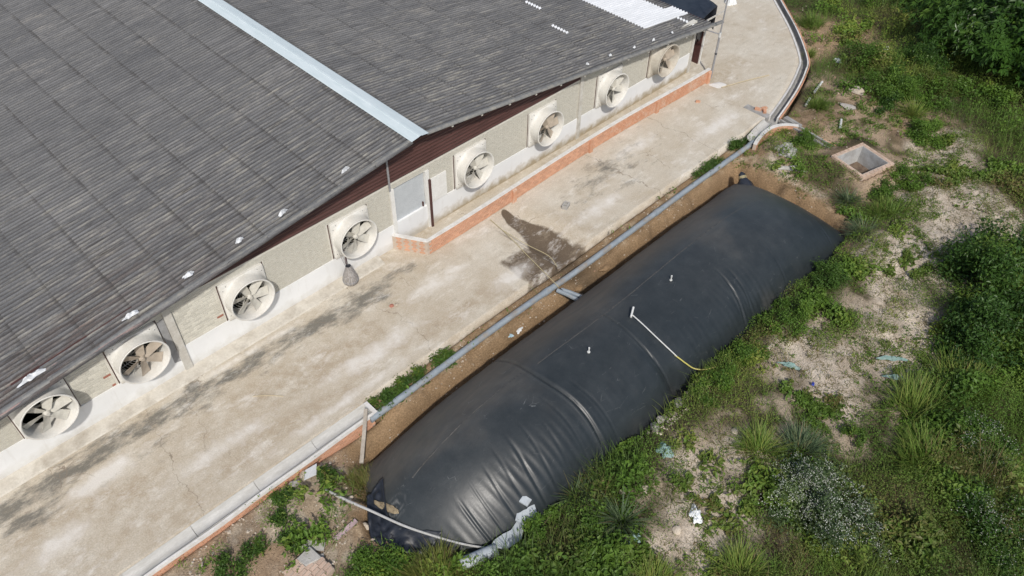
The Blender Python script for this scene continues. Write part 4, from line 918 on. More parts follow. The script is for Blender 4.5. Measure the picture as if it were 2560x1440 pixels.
# ------------------------------------------------------------------ loose things lying about
def rock_mesh(name, mat, seed, sub=2, flat=.7):
    import bmesh
    bm = bmesh.new(); bmesh.ops.create_icosphere(bm, subdivisions=sub, radius=1.0); r = random.Random(seed); pl = [(Vector((r.uniform(-1, 1), r.uniform(-1, 1), r.uniform(-1, 1))).normalized(), r.uniform(.55, .85)) for _ in range(9)]
    for v in bm.verts:
        for nrm, d in pl:
            q = v.co.dot(nrm)
            if q > d: v.co -= nrm*(q-d)
        v.co *= 1+.12*(r.random()-.5)*.5; v.co.z *= flat
    me = bpy.data.meshes.new(name); bm.to_mesh(me); bm.free(); me.materials.append(mat)
    me.polygons.foreach_set('use_smooth', np.ones(len(me.polygons), bool))
    if hasattr(me, 'set_sharp_from_angle'): me.set_sharp_from_angle(angle=rad(28))
    return me
M_STONE = simple('pale_stone', (.55, .49, .40), (.42, .36, .29), 3, .9, .1, rnd=.12, dirt=(.3, .24, .18), dirtf=.4)
M_STONEG = simple('grey_stone', (.42, .40, .37), (.31, .29, .27), 3, .9, .1, rnd=.12, dirt=(.26, .21, .16), dirtf=.4)
RK = [rock_mesh('rock', M_STONE, s) for s in (1, 2, 3)]+[rock_mesh('rock_grey', M_STONEG, s) for s in (4, 5)]
def tz(x, y): return float(T(np.array([x]), np.array([y]))[0])
def stone(x, y, s, k, label, rz=0., name='stone', up=.25):
    o = link(name, RK[k]); o.location = (x, y, tz(x, y)+s[2]*up); o.scale = s; o.rotation_euler = (random.uniform(-.2, .2), random.uniform(-.2, .2), rz); return tag(o, label, 'stone', 'stones lying in the soil and weeds')
for a in [((30.95, -5.85), (.24, .36, .26), 0, 'largest cream boulder among weeds beyond the far drain', .2),
          ((29.75, -6.2), (.22, .42, .15), 3, 'grey flat slab stone on bare soil below the cream boulder', .1),
          ((13.25, -11.91), (.13, .11, .1), 0, 'small pale stone in weeds at the head of the middle pale patch', 0),
          ((9.84, -11.0), (.17, .15, .14), 1, 'left of two cream stones behind the spiky grass tuft', 0),
          ((10.25, -11.32), (.18, .12, .12), 2, 'right of two cream stones behind the spiky grass tuft', .5),
          ((8.08, -10.86), (.10, .17, .14), 0, 'upright knobbly cream stone beside the rusty dry weeds', .4),
          ((7.2, -10.9), (.13, .11, .08), 1, 'pale stone lying beside the short rotten stick near the frame bottom', .4),
          ((13.12, -10.25), (.25, .16, .14), 4, 'grey rock at the weedy pit edge nearest the yellow hose end', .6),
          ((12.38, -10.27), (.20, .18, .13), 3, 'middle grey rock on the weedy pit edge', .1),
          ((12.02, -10.28), (.22, .15, .12), 4, 'lowest grey rock on the weedy pit edge', .8),
          ((4.97, -6.27), (.13, .09, .08), 1, 'oval tan stone between the plastic pole and dry grass clump', .3),
          ((4.83, -7.12), (.09, .16, .08), 2, 'narrow pale stone at the pit lip below the plastic pole', .1),
          ((4.52, -4.93), (.17, .12, .12), 0, 'tall cream stone leaning at the gutter wall beside the white tile', .7),
          ((4.25, -4.98), (.2, .15, .13), 3, 'grey lump between gutter wall and white tile', .2),
          ((4.95, -5.0), (.16, .13, .11), 1, 'tan lump by the gutter wall nearest the prop', .9),
          ((3.62, -4.95), (.15, .1, .09), 2, 'small tan stone at the gutter wall foot above the first weed', .2),
          ((9.92, -12.54), (.14, .12, .1), 0, 'pinkish stone in the lowest pale patch', .2),
          ((18.71, -13.46), (.17, .12, .09), 0, 'flat white stone beside the torn blue green netting', .2),
          ((16.4, -10.95), (.2, .15, .11), 1, 'pale flat rock at the left end of the long pale patch', .3),
          ((8.9, -11.9), (.2, .19, .15), 4, 'brown rounded rock under the bright green bush', .3)]:
    stone(a[0][0], a[0][1], a[1], a[2], a[3], a[4])
# rubble too fine to count
def scatter_rubble():
    V, F, n0 = [], [], 0; r = np.random.default_rng(5)
    base = np.array([(1, 0, 0), (-1, 0, 0), (0, 1, 0), (0, -1, 0), (0, 0, 1), (0, 0, -1)], float); tri = np.array([(0, 2, 4), (2, 1, 4), (1, 3, 4), (3, 0, 4), (2, 0, 5), (1, 2, 5), (3, 1, 5), (0, 3, 5)])
    zones = [(2600, -.5, 6.0, -8.3, -4.85, .010, .055), (1500, 7.0, 24.5, -5.55, -4.35, .008, .04), (500, 11.5, 14.5, -10.6, -10.1, .02, .07), (900, 23.4, 31.5, -8.5, -4.6, .01, .05), (500, 31, 37, -4.8, 0, .01, .05)]
    for n, x0, x1, y0, y1, a, c in zones:
        x = r.uniform(x0, x1, n); y = r.uniform(y0, y1, n); cl = fbm(x, y, 1.3, 3, 77); keep = (cl > .46)
        if x1 < 7: keep &= rubble_zone(x, y) > .5
        if x0 > 26: keep &= ~built(x, y)
        x, y = x[keep], y[keep]; z = T(x, y); s = a+(c-a)*r.random(len(x))**4
        for i in range(len(x)):
            A = r.normal(size=(3, 3)); Q, _ = np.linalg.qr(A); sc = s[i]*r.uniform(.6, 1.3, 3)
            V.append((base*sc)@Q.T*np.array((1, 1, .7))+np.array((x[i], y[i], z[i]+s[i]*.25))); F.append(tri+n0); n0 += 6
    m, k, b = newmat('rubble_mix', .95, .1); v = k.pos()
    col = k.mix(k.noise(v, 4, 2, .5, .3, .7), (.56, .50, .42), (.36, .30, .23)); col = k.mix(k.noise(v, 9, 1, .5, .68, .74), col, (.50, .24, .15)); k.L.new(col, b.inputs['Base Color'])
    return tag(link('rubble', npmesh('rubble', np.concatenate(V), np.concatenate(F), m)), kind='stuff')
scatter_rubble()
# block, bricks and crumbs on the yard
M_BLK = simple('grey_block', (.47, .46, .43), (.36, .35, .33), 9, .9, .1)
bk = MB().box(-.2, .2, -.1, .1, 0, .02).box(-.2, .2, -.1, -.06, .02, .19).box(-.2, .2, .06, .1, .02, .19).box(-.2, -.16, -.06, .06, .02, .19).box(.16, .2, -.06, .06, .02, .19).box(-.02, .02, -.06, .06, .02, .19).build('concrete_block', M_BLK)
bk.location = (16.97, -2.5, .0); bk.scale = (.75, .95, .8); bk.rotation_euler = (0, 0, .35); tag(bk, 'single grey concrete block lying alone on the yard beside the wet stain', 'block')
HB = MB()                                                          # hollow clay brick
for x0, x1, z0, z1 in ((-.04, .04, -.04, -.028), (-.04, .04, .028, .04), (-.04, -.028, -.028, .028), (.028, .04, -.028, .028), (-.028, .028, -.006, .006), (-.006, .006, .006, .028), (-.006, .006, -.028, -.006)): HB.box(x0, x1, -.09, .09, z0, z1)
HBM = HB.mesh('loose_brick', M_OBR)
for (x, y, z, r), lab in zip(((26.98, -3.72, .05, .3), (27.2, -3.85, .05, 1.2), (27.05, -3.98, .05, 2.2), (25.7, -1.72, .04, .6)), ('farthest orange brick of the three by the drain junction', 'middle orange brick of the three by the drain junction', 'nearest orange brick of the three by the drain junction', 'single orange brick bit on the yard beside the pen wall')):
    o = link('loose_brick', HBM); o.location = (x, y, z); o.rotation_euler = (0, 0, r); o.scale = (1.4, 1.4, 1.4) if y < -3 else (1, 1, 1); tag(o, lab, 'brick', 'loose bricks on the concrete')
for (x, y), s, lab in (((9.72, -2.02), .09, 'pinkish broken brick bit on the yard nearest the wet basket'), ((9.86, -2.08), .08, 'whitish broken brick bit on the yard next to the pinkish one')):
    o = link('brick_bit', RK[0] if 'whitish' in lab else rock_mesh('brick_bit', M_RBRICK, 8)); o.location = (x, y, .03); o.scale = (s, s*.8, s*.6); tag(o, lab, 'brick bit')
mo = rock_mesh('mortar_heap', M_CAP, 12, 3, .5); o = link('mortar_heap', mo); o.location = (27.35, -1.45, -.03); o.scale = (.5, .3, .16); o.rotation_euler = (0, 0, -.5); tag(o, 'flat heap of spilt white mortar at the far end of the pen wall', 'mortar')
M_BAMB = simple('bamboo', (.56, .49, .35), (.44, .37, .25), 8, .7, .2, obj=False)
tag(MB().tube(smooth_path([(27.3, -1.75, .03), (28.4, -2.15, .05), (29.6, -2.57, .03)]), .022, 7).build('stick', M_BAMB), 'long thin straw coloured stick lying across the far concrete path', 'stick')
tag(MB().tube(smooth_path([(4.9, -2.05, .02), (5.2, -2.3, .03), (5.5, -2.62, .02)]), .012, 6).build('twig', M_BAMB), 'thin bent pale twig on the near yard beside the dark stain', 'twig')
tag(MB().tube(smooth_path([(14.62, -1.2, .03), (14.5, -2.2, .02), (14.25, -3.4, .03), (14.02, -4.6, .04), (13.98, -4.95, -.02)]), .012, 6).build('rope', M_CORD), 'straight pale rope running over the yard edge to the black wrapped pipe', 'rope')
tag(MB().tube(smooth_path([(14.55, -1.9, .03), (14.62, -2.9, .03), (14.75, -3.8, .03), (14.6, -4.3, -.0)]), .011, 6).build('rope', M_CORD), 'second shorter rope curving along the edge of the wet stain', 'rope')
# wire basket hung at the wall
tp = thing('wire_basket', 'teardrop wire basket with a dark mouth hanging low on the white wall', 'basket', (9.42, -.42, .0))
m, k, b = newmat('basket_mesh', .5, .5); k.L.new(k.mix(k.noise(k.pos((14, 14, .5), True), 3, 2, .5, .45, .55), (.23, .21, .195), (.36, .34, .32)), b.inputs['Base Color']); M_BSK = m
body = MB().lathe([(.075, .80), (.085, .74), (.12, .62), (.20, .42), (.235, .27), (.225, .15), (.16, .07), (.02, .04)], 22).build('body', M_BSK, tp, True)
mo_ = MB().lathe([(.0, .77), (.07, .775), (.085, .80), (.075, .81)], 18).build('mouth', M_BLACK, tp, True)
ho = MB().tube([(.236*math.cos(t), .236*math.sin(t), .24) for t in np.linspace(0, 2*math.pi, 25)], .012, 6, None, False).build('hoop', M_GREY, tp)
for i in range(14):
    t = 2*math.pi*i/14; MB().tube([(r*math.cos(t), r*math.sin(t), z) for r, z in ((.08, .80), (.125, .62), (.205, .42), (.24, .27), (.23, .15), (.165, .07))], .005, 4).build('rib', M_GREY, tp)
fr = MB()
for x in (-.09, -.02, .05): fr.bar((x, .28, 1.30), (x*.6, .1, .78), .006, None, 5)
fr.bar((-.1, .29, 1.31), (.06, .29, 1.31), .006, None, 5); fr.build('hanger', M_GREY, tp)
MB().box(.12, .165, .30, .34, .55, 1.15).build('stake', M_DKBR, tp)
# far corner: tall pole with cross bar, white bag
pl = thing('pole', 'tall thin grey pole with a cross bar at the far barn corner', 'pole', (27.62, -.98, 0))
wadopt(MB().bar((27.62, -.98, -.1), (27.62, -.98, 2.0), .045, None, 10).bar((27.62, -.98, 1.9), (27.62, -.98, 5.2), .03, None, 8).build('upright', M_GREY), pl)
wadopt(MB().bar((27.62, -.98, 1.98), (27.32, .25, 2.02), .025, None, 8).build('cross_bar', M_GREY), pl)
wadopt(MB().bar((27.62, -.98, 1.86), (27.62, -.98, 2.06), .055, None, 10).build('collar', M_PVCW), pl)
wadopt(MB().bar((27.62, -.98, 1.1), (27.62, -.98, 1.16), .052, None, 10).build('clip', M_BLACK), pl)
m, k, b = newmat('white_plastic', .45, .4); k.L.new(k.mix(k.noise(k.pos(), 8, 4), (.80, .82, .83), (.66, .69, .70)), b.inputs['Base Color']); M_PLAS = m
def crumple(name, x, y, z, sx, sy, h, mat, label, cat, seed, rz=0., group=None, n=16):
    vs = []; r = random.Random(seed)
    for j in range(n):
        for i in range(n):
            u, q = i/(n-1)*2-1, j/(n-1)*2-1; rr_ = max(abs(u), abs(q)); an = math.atan2(q, u); R = rr_*(.8+.22*math.sin(2*an+seed)+.16*math.sin(5*an+seed*2))
            f = float(fbm(u*1.7+seed*3.1, q*1.7, 1.5, 4, seed)); vs.append((R*math.cos(an)*sx, R*math.sin(an)*sy, h*(1-rr_**2)*(.3+1.3*f)+h*.5*(f-.5)+.012))
    o = MB().add(vs, [(j*n+i, j*n+i+1, (j+1)*n+i+1, (j+1)*n+i) for j in range(n-1) for i in range(n-1)]).build(name, mat)
    me = o.data; me.polygons.foreach_set('use_smooth', np.ones(len(me.polygons), bool))
    if hasattr(me, 'set_sharp_from_angle'): me.set_sharp_from_angle(angle=rad(22))
    o.location = (x, y, z); o.rotation_euler = (0, 0, rz); return tag(o, label, cat, group)
crumple('plastic_bag', 33.9, 2.3, .0, .22, .30, .5, M_PLAS, 'bright white bag standing alone on the far concrete path', 'bag', 3, .4)
m, k, b = newmat('clear_film', .25, .5); b.inputs['Base Color'].default_value = (.62, .62, .60, 1); b.inputs['Alpha'].default_value = .62; b.inputs['Transmission Weight'].default_value = .15; M_FILM = m
crumple('plastic_film', 25.35, -6.05, tz(25.35, -6.05)+.05, .62, .42, .28, M_FILM, 'crumpled sheet of clear plastic film on soil between curved wall and digester', 'plastic sheet', 5, -.3, n=30)
crumple('plastic_film', 24.6, -6.75, tz(24.6, -6.75)+.04, .5, .2, .14, M_FILM, 'narrow tail of clear plastic film trailing towards the pit bank', 'plastic sheet', 8, -.9, n=20)
crumple('paper_scrap', 32.9, -3.95, tz(32.9, -3.95)+.05, .22, .2, .12, M_PLAS, 'white crumpled scrap on red soil right of the far drain', 'scrap', 6, .2)
crumple('paper_scrap', 35.2, -5.0, tz(35.2, -5.0)+.05, .2, .18, .16, M_PLAS, 'whitish scrap in weeds near the big broad-leaved tree', 'scrap', 11, .2)
# white foam boards at the near pit edge
M_FOAM = simple('white_foam', (.46, .50, .53), (.38, .42, .45), 4, .7, .2, dirt=(.42, .40, .36), dirtf=.3)
def board(name, pts, z, th, label, cat, mat=None, tilt=(0, 0)):
    n = len(pts); cx = sum(p[0] for p in pts)/n; cy = sum(p[1] for p in pts)/n; f = lambda p: z+(p[0]-cx)*tilt[0]+(p[1]-cy)*tilt[1]
    vs = [(p[0]-cx, p[1]-cy, f(p)-z) for p in pts]+[(p[0]-cx, p[1]-cy, f(p)-z+th) for p in pts]
    o = MB().add(vs, [tuple(range(n-1, -1, -1)), tuple(range(n, 2*n))]+[(i, (i+1) % n, n+(i+1) % n, n+i) for i in range(n)]).build(name, mat or M_FOAM)
    o.location = (cx, cy, z); return tag(o, label, cat)
board('foam_board', [(6.45, -9.74), (6.66, -9.69), (6.91, -9.72), (7.12, -9.78), (7.37, -9.72), (7.42, -9.92), (7.15, -10.1), (6.75, -10.05)], .10, .05, 'largest rounded white foam board at the near pit edge', 'foam board', tilt=(.0, .10))
board('foam_board', [(7.34, -9.70), (7.50, -9.60), (7.66, -9.66), (7.74, -9.58), (7.95, -9.74), (7.86, -9.92), (7.70, -10.0), (7.42, -9.92)], .20, .05, 'notched white foam piece standing out against the black cover', 'foam board', tilt=(.05, .25))
board('foam_board', [(7.66, -9.50), (7.86, -9.46), (7.93, -9.66), (7.74, -9.70)], .40, .05, 'small square white foam piece farthest along the pit edge', 'foam board', tilt=(.0, .35))
hc = MB(); vs = []
for j in range(9):
    t = math.pi*j/8
    for i in range(6): vs.append((-.45+.18*i, .14*math.cos(t), .13*math.sin(t)))
hc.add(vs, [(j*6+i, j*6+i+1, (j+1)*6+i+1, (j+1)*6+i) for j in range(8) for i in range(5)])
o = hc.build('half_pipe', M_FOAM, None, True); md = o.modifiers.new('thick', 'SOLIDIFY'); md.thickness = .02; o.location = (6.12, -9.72, .10); o.rotation_euler = (0, .0, -.35); tag(o, 'white half-round plastic piece lying in weeds left of the foam boards', 'plastic piece')
M_TILE = simple('white_tile', (.68, .69, .69), (.60, .61, .61), 5, .5, .4)
board('tile', [(4.42, -5.16), (4.62, -4.93), (4.92, -5.0), (4.72, -5.28)], -.0, .02, 'square white tile lying tilted near the gutter wall', 'tile', M_TILE, tilt=(.12, -.2))
M_PINK = simple('pinkish_board', (.47, .36, .37), (.38, .28, .29), 6, .8, .2, dirt=(.30, .24, .2), dirtf=.4)
o = MB().box(-.33, .33, -.06, .06, 0, .035).build('plank', M_PINK); o.location = (4.37, -6.95, tz(4.37, -6.95)+.05); o.rotation_euler = (.05, -.1, .02); tag(o, 'faded pinkish plank lying on the rubble', 'plank')
o = MB().box(-.12, .12, -.26, .26, 0, .05).build('cement_slab', M_BLK); o.location = (3.6, -6.72, tz(3.6, -6.72)+.03); o.rotation_euler = (.04, .03, .78); tag(o, 'long grey broken cement slab lying on the rubble', 'slab')
mb_ = thing('masonry_chunk', 'broken chunk of orange brickwork with grey mortar at the frame bottom', 'masonry chunk', (3.15, -7.2, tz(3.15, -7.2)), .12)
MB().box(-.40, .40, -.42, .42, -.05, .15).build('mortar_core', M_MORTAR, mb_)
for i in range(4):
    for j in range(8):
        if i == 2 and j > 4 or i == 3 and j > 3: continue
        o = link('brick', OBT, mb_); o.location = (-.31+.205*i+(.02 if j % 2 else -.02), -.37+.106*j, .15+random.uniform(0, .02)); o.scale = (1, .95, 1)
MB().add([(.02, .12, .155), (.41, -.02, .155), (.42, .43, .15), (.0, .43, .15), (.04, .14, .19), (.39, 0, .185), (.40, .41, .18), (.02, .41, .18)], [(4, 5, 6, 7), (0, 1, 5, 4), (1, 2, 6, 5), (2, 3, 7, 6), (3, 0, 4, 7)]).build('mortar_patch', M_BLK, mb_)
o = MB().box(-.11, .11, -.05, .05, 0, .07).build('cement_lump', M_BLK); o.location = (3.55, -6.78-.35, tz(3.5, -7.1)+.02); o.rotation_euler = (.1, .1, 1.1); tag(o, 'small grey cement lump touching the brick chunk', 'cement lump')
# pipe offcuts
for (p0, p1), lab in ((((30.6, -4.47, .12), (29.75, -4.62, .05)), 'white pipe offcut right of the drain, upper of the pair'), (((29.25, -4.72, .02), (28.7, -4.87, .0)), 'short white pipe offcut right of the drain, lower of the pair'), (((28.6, -6.45, .14), (28.05, -6.72, .12)), 'white pipe offcut lying above the settling box')):
    tag(autosmooth(MB().bar(p0, p1, .05, None, 10).build('pipe_offcut', M_PVCW)), lab, 'pipe offcut', 'white pipe offcuts on the far soil')
tag(MB().tube(smooth_path([(7.35, -10.35, .2), (7.4, -10.7, .22), (7.42, -11.15, .2)]), .035, 7, .025).build('rotten_stick', M_TIMB), 'short rotten grey stick in the weeds near the frame bottom', 'stick')
# torn netting and litter in the weeds
m, k, b = newmat('torn_netting', .8, .2); k.L.new(k.mix(k.noise(k.pos(), 9, 4), (.17, .29, .27), (.27, .36, .35)), b.inputs['Base Color']); M_NET = m
for i, (x, y, sx, sy, rz, lab) in enumerate(((18.55, -13.62, .42, .09, -.9, 'largest torn strip of blue green netting in the right pale patch'), (17.95, -14.05, .36, .09, -1.0, 'lower torn strip of blue green netting in the right pale patch'), (16.15, -11.75, .36, .08, -1.1, 'torn blue green netting in the weeds left of the long pale patch'), (9.0, -12.0, .26, .15, .3, 'teal plastic scrap beside the spiky grass tuft'), (11.45, -11.0, .3, .22, .3, 'pale grey green plastic litter at the head of the middle pale patch'))):
    crumple('netting', x, y, tz(x, y)+.07, sx, sy, .12, M_NET, lab, 'netting', 20+i, rz)
crumple('plastic_scrap', 10.55, -12.62, tz(10.55, -12.6)+.06, .3, .17, .12, M_PLAS, 'whitish plastic scrap on the lowest big pale patch', 'scrap', 31, .5)
crumple('plastic_scrap', 16.0, -12.55, tz(16, -12.5)+.08, .06, .06, .07, simple('blue_plastic', (.05, .08, .45), (.04, .06, .35), 9, .4, .4), 'tiny bright blue plastic scrap on the long pale patch', 'scrap', 33, .5)
m, k, b = newmat('shiny_film', .3, .5); k.L.new(k.mix(k.noise(k.pos(), 10, 4), (.74, .76, .78), (.50, .52, .54)), b.inputs['Base Color']); M_SHINY = m
def on_roof(px, py): return px, py, roof_z(px)+.035
for i, (x, y, s, lab) in enumerate(((.86, -.12, .24, 'largest silvery film scrap on the near roof verge above the first fan'), (3.35, -.22, .17, 'silvery film scrap on the roof verge above the second fan'), (5.0, -.15, .15, 'silvery film scrap on the roof verge left of the third fan'), (6.55, -.12, .13, 'small white film scrap on the roof verge above the third fan'), (7.9, -.16, .13, 'white film scrap on the roof verge right of the third fan'), (10.05, -.1, .11, 'small torn white film on the verge nearest the ridge'))):
    a = crumple('film_scrap', *on_roof(x, y), s*1.5, s*.45, .09, M_SHINY, lab, 'film scrap', 40+i, .2, 'film scraps on the left verge')
tl_ = ('nearest the ridge', 'second from the ridge', 'third from the ridge', 'fourth from the ridge', 'nearest the eave')
for i, x in enumerate((20.35, 21.65, 23.0, 24.2, 25.45)):
    crumple('film_tie', *on_roof(x, -.15+.03*math.sin(i*2)), (.055, .075, .06, .085, .065)[i], .06, .09, M_SHINY, 'small white film tie on the far verge, '+tl_[i], 'film tie', 60+i, i, 'white film ties on the right verge', 10)

M_CLOD = simple('clay_clod', (.30, .205, .12), (.22, .145, .08), 4, .95, .1)
for i, (x, y, sx, sy, sz, lab) in enumerate(((16.0, -5.13, .26, .16, .12, 'largest brown clay clod on the bank above the pipe drop'), (14.45, -5.15, .2, .17, .12, 'rounded clay clod right beside the black wrapped pipe'), (14.75, -5.12, .2, .13, .1, 'clay clod on the bank between the other two'))):
    o = link('clay_clod', rock_mesh('clod', M_CLOD, 30+i, 3)); o.location = (x, y, tz(x, y)+.03); o.scale = (sx, sy, sz); tag(o, lab, 'clod')
crumple('plastic_scrap', 12.1, -5.12, tz(12.1, -5.12)+.03, .16, .10, .07, M_PLAS, 'white scrap on the bank under the grey pipe', 'scrap', 71, .4)
crumple('plastic_scrap', 11.75, -5.1, tz(11.75, -5.1)+.03, .10, .08, .06, simple('pale_blue_plastic', (.30, .50, .60), (.5, .6, .65), 9, .5, .4), 'small pale blue scrap on the bank under the grey pipe', 'scrap', 73, .4)

# ------------------------------------------------------------------ vegetation
def leafmat(name, dark, light, yellow, trans=.35, rough=.5, dry=(.20, .145, .07)):
    m = bpy.data.materials.new(name); m.use_nodes = True; k = NT(m); b = m.node_tree.nodes['Principled BSDF']
    t = k.attr('tint'); dr = k.attr('dry'); col = k.mix(k.rng(t, 0, .6), dark, light); col = k.mix(k.rng(t, .65, 1.), col, yellow); col = k.mix(dr, col, dry)
    b.inputs['Roughness'].default_value = rough; b.inputs['Specular IOR Level'].default_value = .3
    k.L.new(col, b.inputs['Base Color']); tr = k.n('ShaderNodeBsdfTranslucent'); k.L.new(k.mix(.5, col, yellow), tr.inputs['Color'])
    mx = k.n('ShaderNodeMixShader'); mx.inputs[0].default_value = trans; k.L.new(b.outputs[0], mx.inputs[1]); k.L.new(tr.outputs[0], mx.inputs[2])
    k.L.new(mx.outputs[0], m.node_tree.nodes['Material Output'].inputs['Surface']); return m
M_LEAF = leafmat('weed_leaf', (.038, .092, .016), (.130, .235, .036), (.31, .36, .07))
M_LEAFB = leafmat('bright_leaf', (.030, .075, .016), (.085, .165, .030), (.19, .24, .035))
M_LEAFD = leafmat('dark_leaf', (.018, .050, .012), (.066, .138, .026), (.18, .25, .045), .28, .42)
M_LEAFG = leafmat('grey_green_leaf', (.040, .070, .030), (.10, .155, .06), (.20, .26, .10))
M_TREE = leafmat('glossy_leaf', (.018, .048, .010), (.055, .125, .020), (.15, .24, .04), .25, .35)
M_GRASS = leafmat('grass_blade', (.047, .100, .020), (.150, .245, .045), (.34, .37, .10))
M_GRASSG = leafmat('blue_grass_blade', (.045, .075, .040), (.10, .15, .075), (.19, .23, .11), .25)
M_GRASSY = leafmat('yellow_grass_blade', (.06, .085, .02), (.15, .18, .04), (.30, .29, .08))
M_STEM = simple('plant_stem', (.20, .155, .10), (.13, .10, .065), 9, .9, .1, obj=False)
m, k, b = newmat('pale_flower', .7, .2); b.inputs['Base Color'].default_value = (.47, .49, .42, 1); M_FLOW = m
def rot_basis(n, up=.55, rng=RNG):
    """random leaf frames: length axis and width axis; normals lean upward by up"""
    nrm = rng.normal(size=(n, 3)); nrm /= np.linalg.norm(nrm, axis=1, keepdims=True); nrm = nrm*(1-up)+np.array((0, 0, 1))*up; nrm /= np.linalg.norm(nrm, axis=1, keepdims=True)
    a = rng.normal(size=(n, 3)); a -= nrm*np.sum(a*nrm, 1, keepdims=True); a /= np.linalg.norm(a, axis=1, keepdims=True)
    return a, np.cross(nrm, a), nrm
def leaves(C, size, up=.55, asp=.42, rng=RNG):
    n = len(C); a, w_, nrm = rot_basis(n, up, rng); s = np.broadcast_to(size, (n,))[:, None]
    V = np.stack([C-a*s*.5, C+w_*s*asp*.5-a*s*.05+nrm*s*.06, C+a*s*.5-nrm*s*.08, C-w_*s*asp*.5-a*s*.05+nrm*s*.06], 1).reshape(-1, 3)
    return V, np.arange(n*4).reshape(n, 4)
def blades(B, L, az, lean, wd, bend=.5):
    """grass blades: base points, lengths, azimuths, lean 0..1 (0 upright), widths"""
    n = len(B); d = np.stack([np.cos(az), np.sin(az), 0*az], 1); side = np.stack([-np.sin(az), np.cos(az), 0*az], 1); V = []
    for t, ww in ((0, 1.), (.5, .85), (1., .12)):
        hx = L*(lean*t+bend*lean*t*t*.6); hz = L*(t*np.sqrt(np.clip(1-lean**2, .05, 1))-bend*lean*t*t*.55)
        c = B+d*hx[:, None]+np.array((0, 0, 1))*hz[:, None]; V += [c-side*(wd*ww*.5)[:, None], c+side*(wd*ww*.5)[:, None]]
    V = np.stack(V, 1).reshape(-1, 3); o = (np.arange(n)*6)[:, None]
    F = np.concatenate([o+np.array((0, 1, 3, 2)), o+np.array((2, 3, 5, 4))], 0); return V, F
def vegdens(x, y):
    d = np.ones(np.shape(x)); nz = fbm(x, y, 1.5, 4, 140)
    nz2 = fbm(x, y, 2.6, 3, 141); d = d*(1-.985*zone(x, y, PALE, 1.3)*sst(.64, .54, nz)*sst(.66, .56, nz2)); d = d*(1-.96*zone(x, y, SOIL, 1.3)*sst(.64, .54, nz))
    d = d*(1-rubble_zone(x, y)*(1-.30*sst(.5, .6, nz))); d = d*(1-bank_zone(x, y)*.99)
    far = sst(23.2, 25.5, x)*(1-sst(-9.3, -10.5, y))*(1-sst(30.8, 32.5, x)); d = d*(1-far*.97*sst(.60, .52, nz)); d = d*(1-.90*sparse(x, y)*sst(.62, .5, nz)); d = d*(1-(x > 5.0)*(x < 7.4)*(y > -5.7)*.97)
    d = d*(1-.95*zone(x, y, PALE[3:6], 1.6)*sst(.66, .56, nz2)); d = np.where(built(x, y), 0, d); return d
def vegh(x, y):
    h = .06+1.0*fbm(x, y, .75, 3, 150)**2.4+.16*fbm(x, y, 2.0, 2, 151); h = h*(1+.5*sst(31, 33.5, x))
    h = h*(1-.6*np.maximum.reduce([zone(x, y, PALE, 1.6), zone(x, y, SOIL, 1.6), sparse(x, y)])); h = h*(1+.25*np.exp(-((y+10.75)/.55)**2)*((x > 6.5) & (x < 22)))
    return h*(1+.7*sst(-14, -16.5, y))
def veg_points(n, pw=1.4):
    x = RNG.uniform(-1.5, 46, n); y = RNG.uniform(-22, 7, n)
    q = np.stack([x, y, 0*x], 1)-CAM; c = q@AX[2]; px = 1280+FPX*(q@AX[0])/c; py = 720-FPX*(q@AX[1])/c
    ok = (px > -150) & (px < 2800) & (py > -150) & (py < 1700); dist = np.linalg.norm(q, axis=1)
    ok &= RNG.random(n) < np.clip((19./dist)**pw, 0, 1)
    x, y, dist = x[ok], y[ok], dist[ok]; d = vegdens(x, y); k_ = RNG.random(len(x)) < d
    return x[k_], y[k_], dist[k_]
def dryf(x, y):
    return np.clip(sst(.58, .74, fbm(x, y, .55, 4, 160))*.8+.8*np.exp(-((x-13.6)**2+(y+15.9)**2)/1.6)+.35*zone(x, y, PALE, 1.2)+.5*np.exp(-((x-7.6)**2+(y+10.9)**2)/.5)+.35*np.exp(-((x-13.2)**2+(y+11.3)**2)/2.0), 0, 1)
def patch(x, y): return np.clip(.15+1.15*(fbm(x, y, .45, 4, 170)-.25)*1.3+.35*(fbm(x, y, 2.5, 2, 171)-.5), 0, 1)
# creeping weeds: leaves in small whorls
x, y, dist = veg_points(760000, 1.1); kind = fbm(x, y, .75, 3, 180); keep = RNG.random(len(x)) < sst(.62, .45, kind)*.8+.2
x, y, dist = x[keep], y[keep], dist[keep]; h = vegh(x, y); n = len(x); rep = 3
x2 = np.repeat(x, rep)+RNG.normal(0, .045, n*rep); y2 = np.repeat(y, rep)+RNG.normal(0, .045, n*rep); hh = np.repeat(h, rep); up = RNG.random(n*rep)**.6
Cc = np.stack([x2, y2, T(x2, y2)+hh*up+.01], 1); bad = built(x2, y2); Cc = Cc[~bad]; up = up[~bad]; x2 = x2[~bad]; y2 = y2[~bad]
sz = RNG.uniform(.05, .105, len(Cc))*(.65+1.3*sst(.45, .7, fbm(x2, y2, .9, 3, 185))); Vv, Ff = leaves(Cc, sz, .5, .5)
tn = np.clip(patch(x2, y2)*.75+.30*RNG.random(len(Cc))-.12+.15*up, 0, 1); dr = np.clip(dryf(x2, y2)*RNG.random(len(Cc))*1.15, 0, .9)
tag(link('ground_weeds', npmesh('ground_weeds', Vv, Ff, M_LEAF, False, {'tint': np.repeat(tn, 4), 'dry': np.repeat(dr, 4)})), kind='stuff')
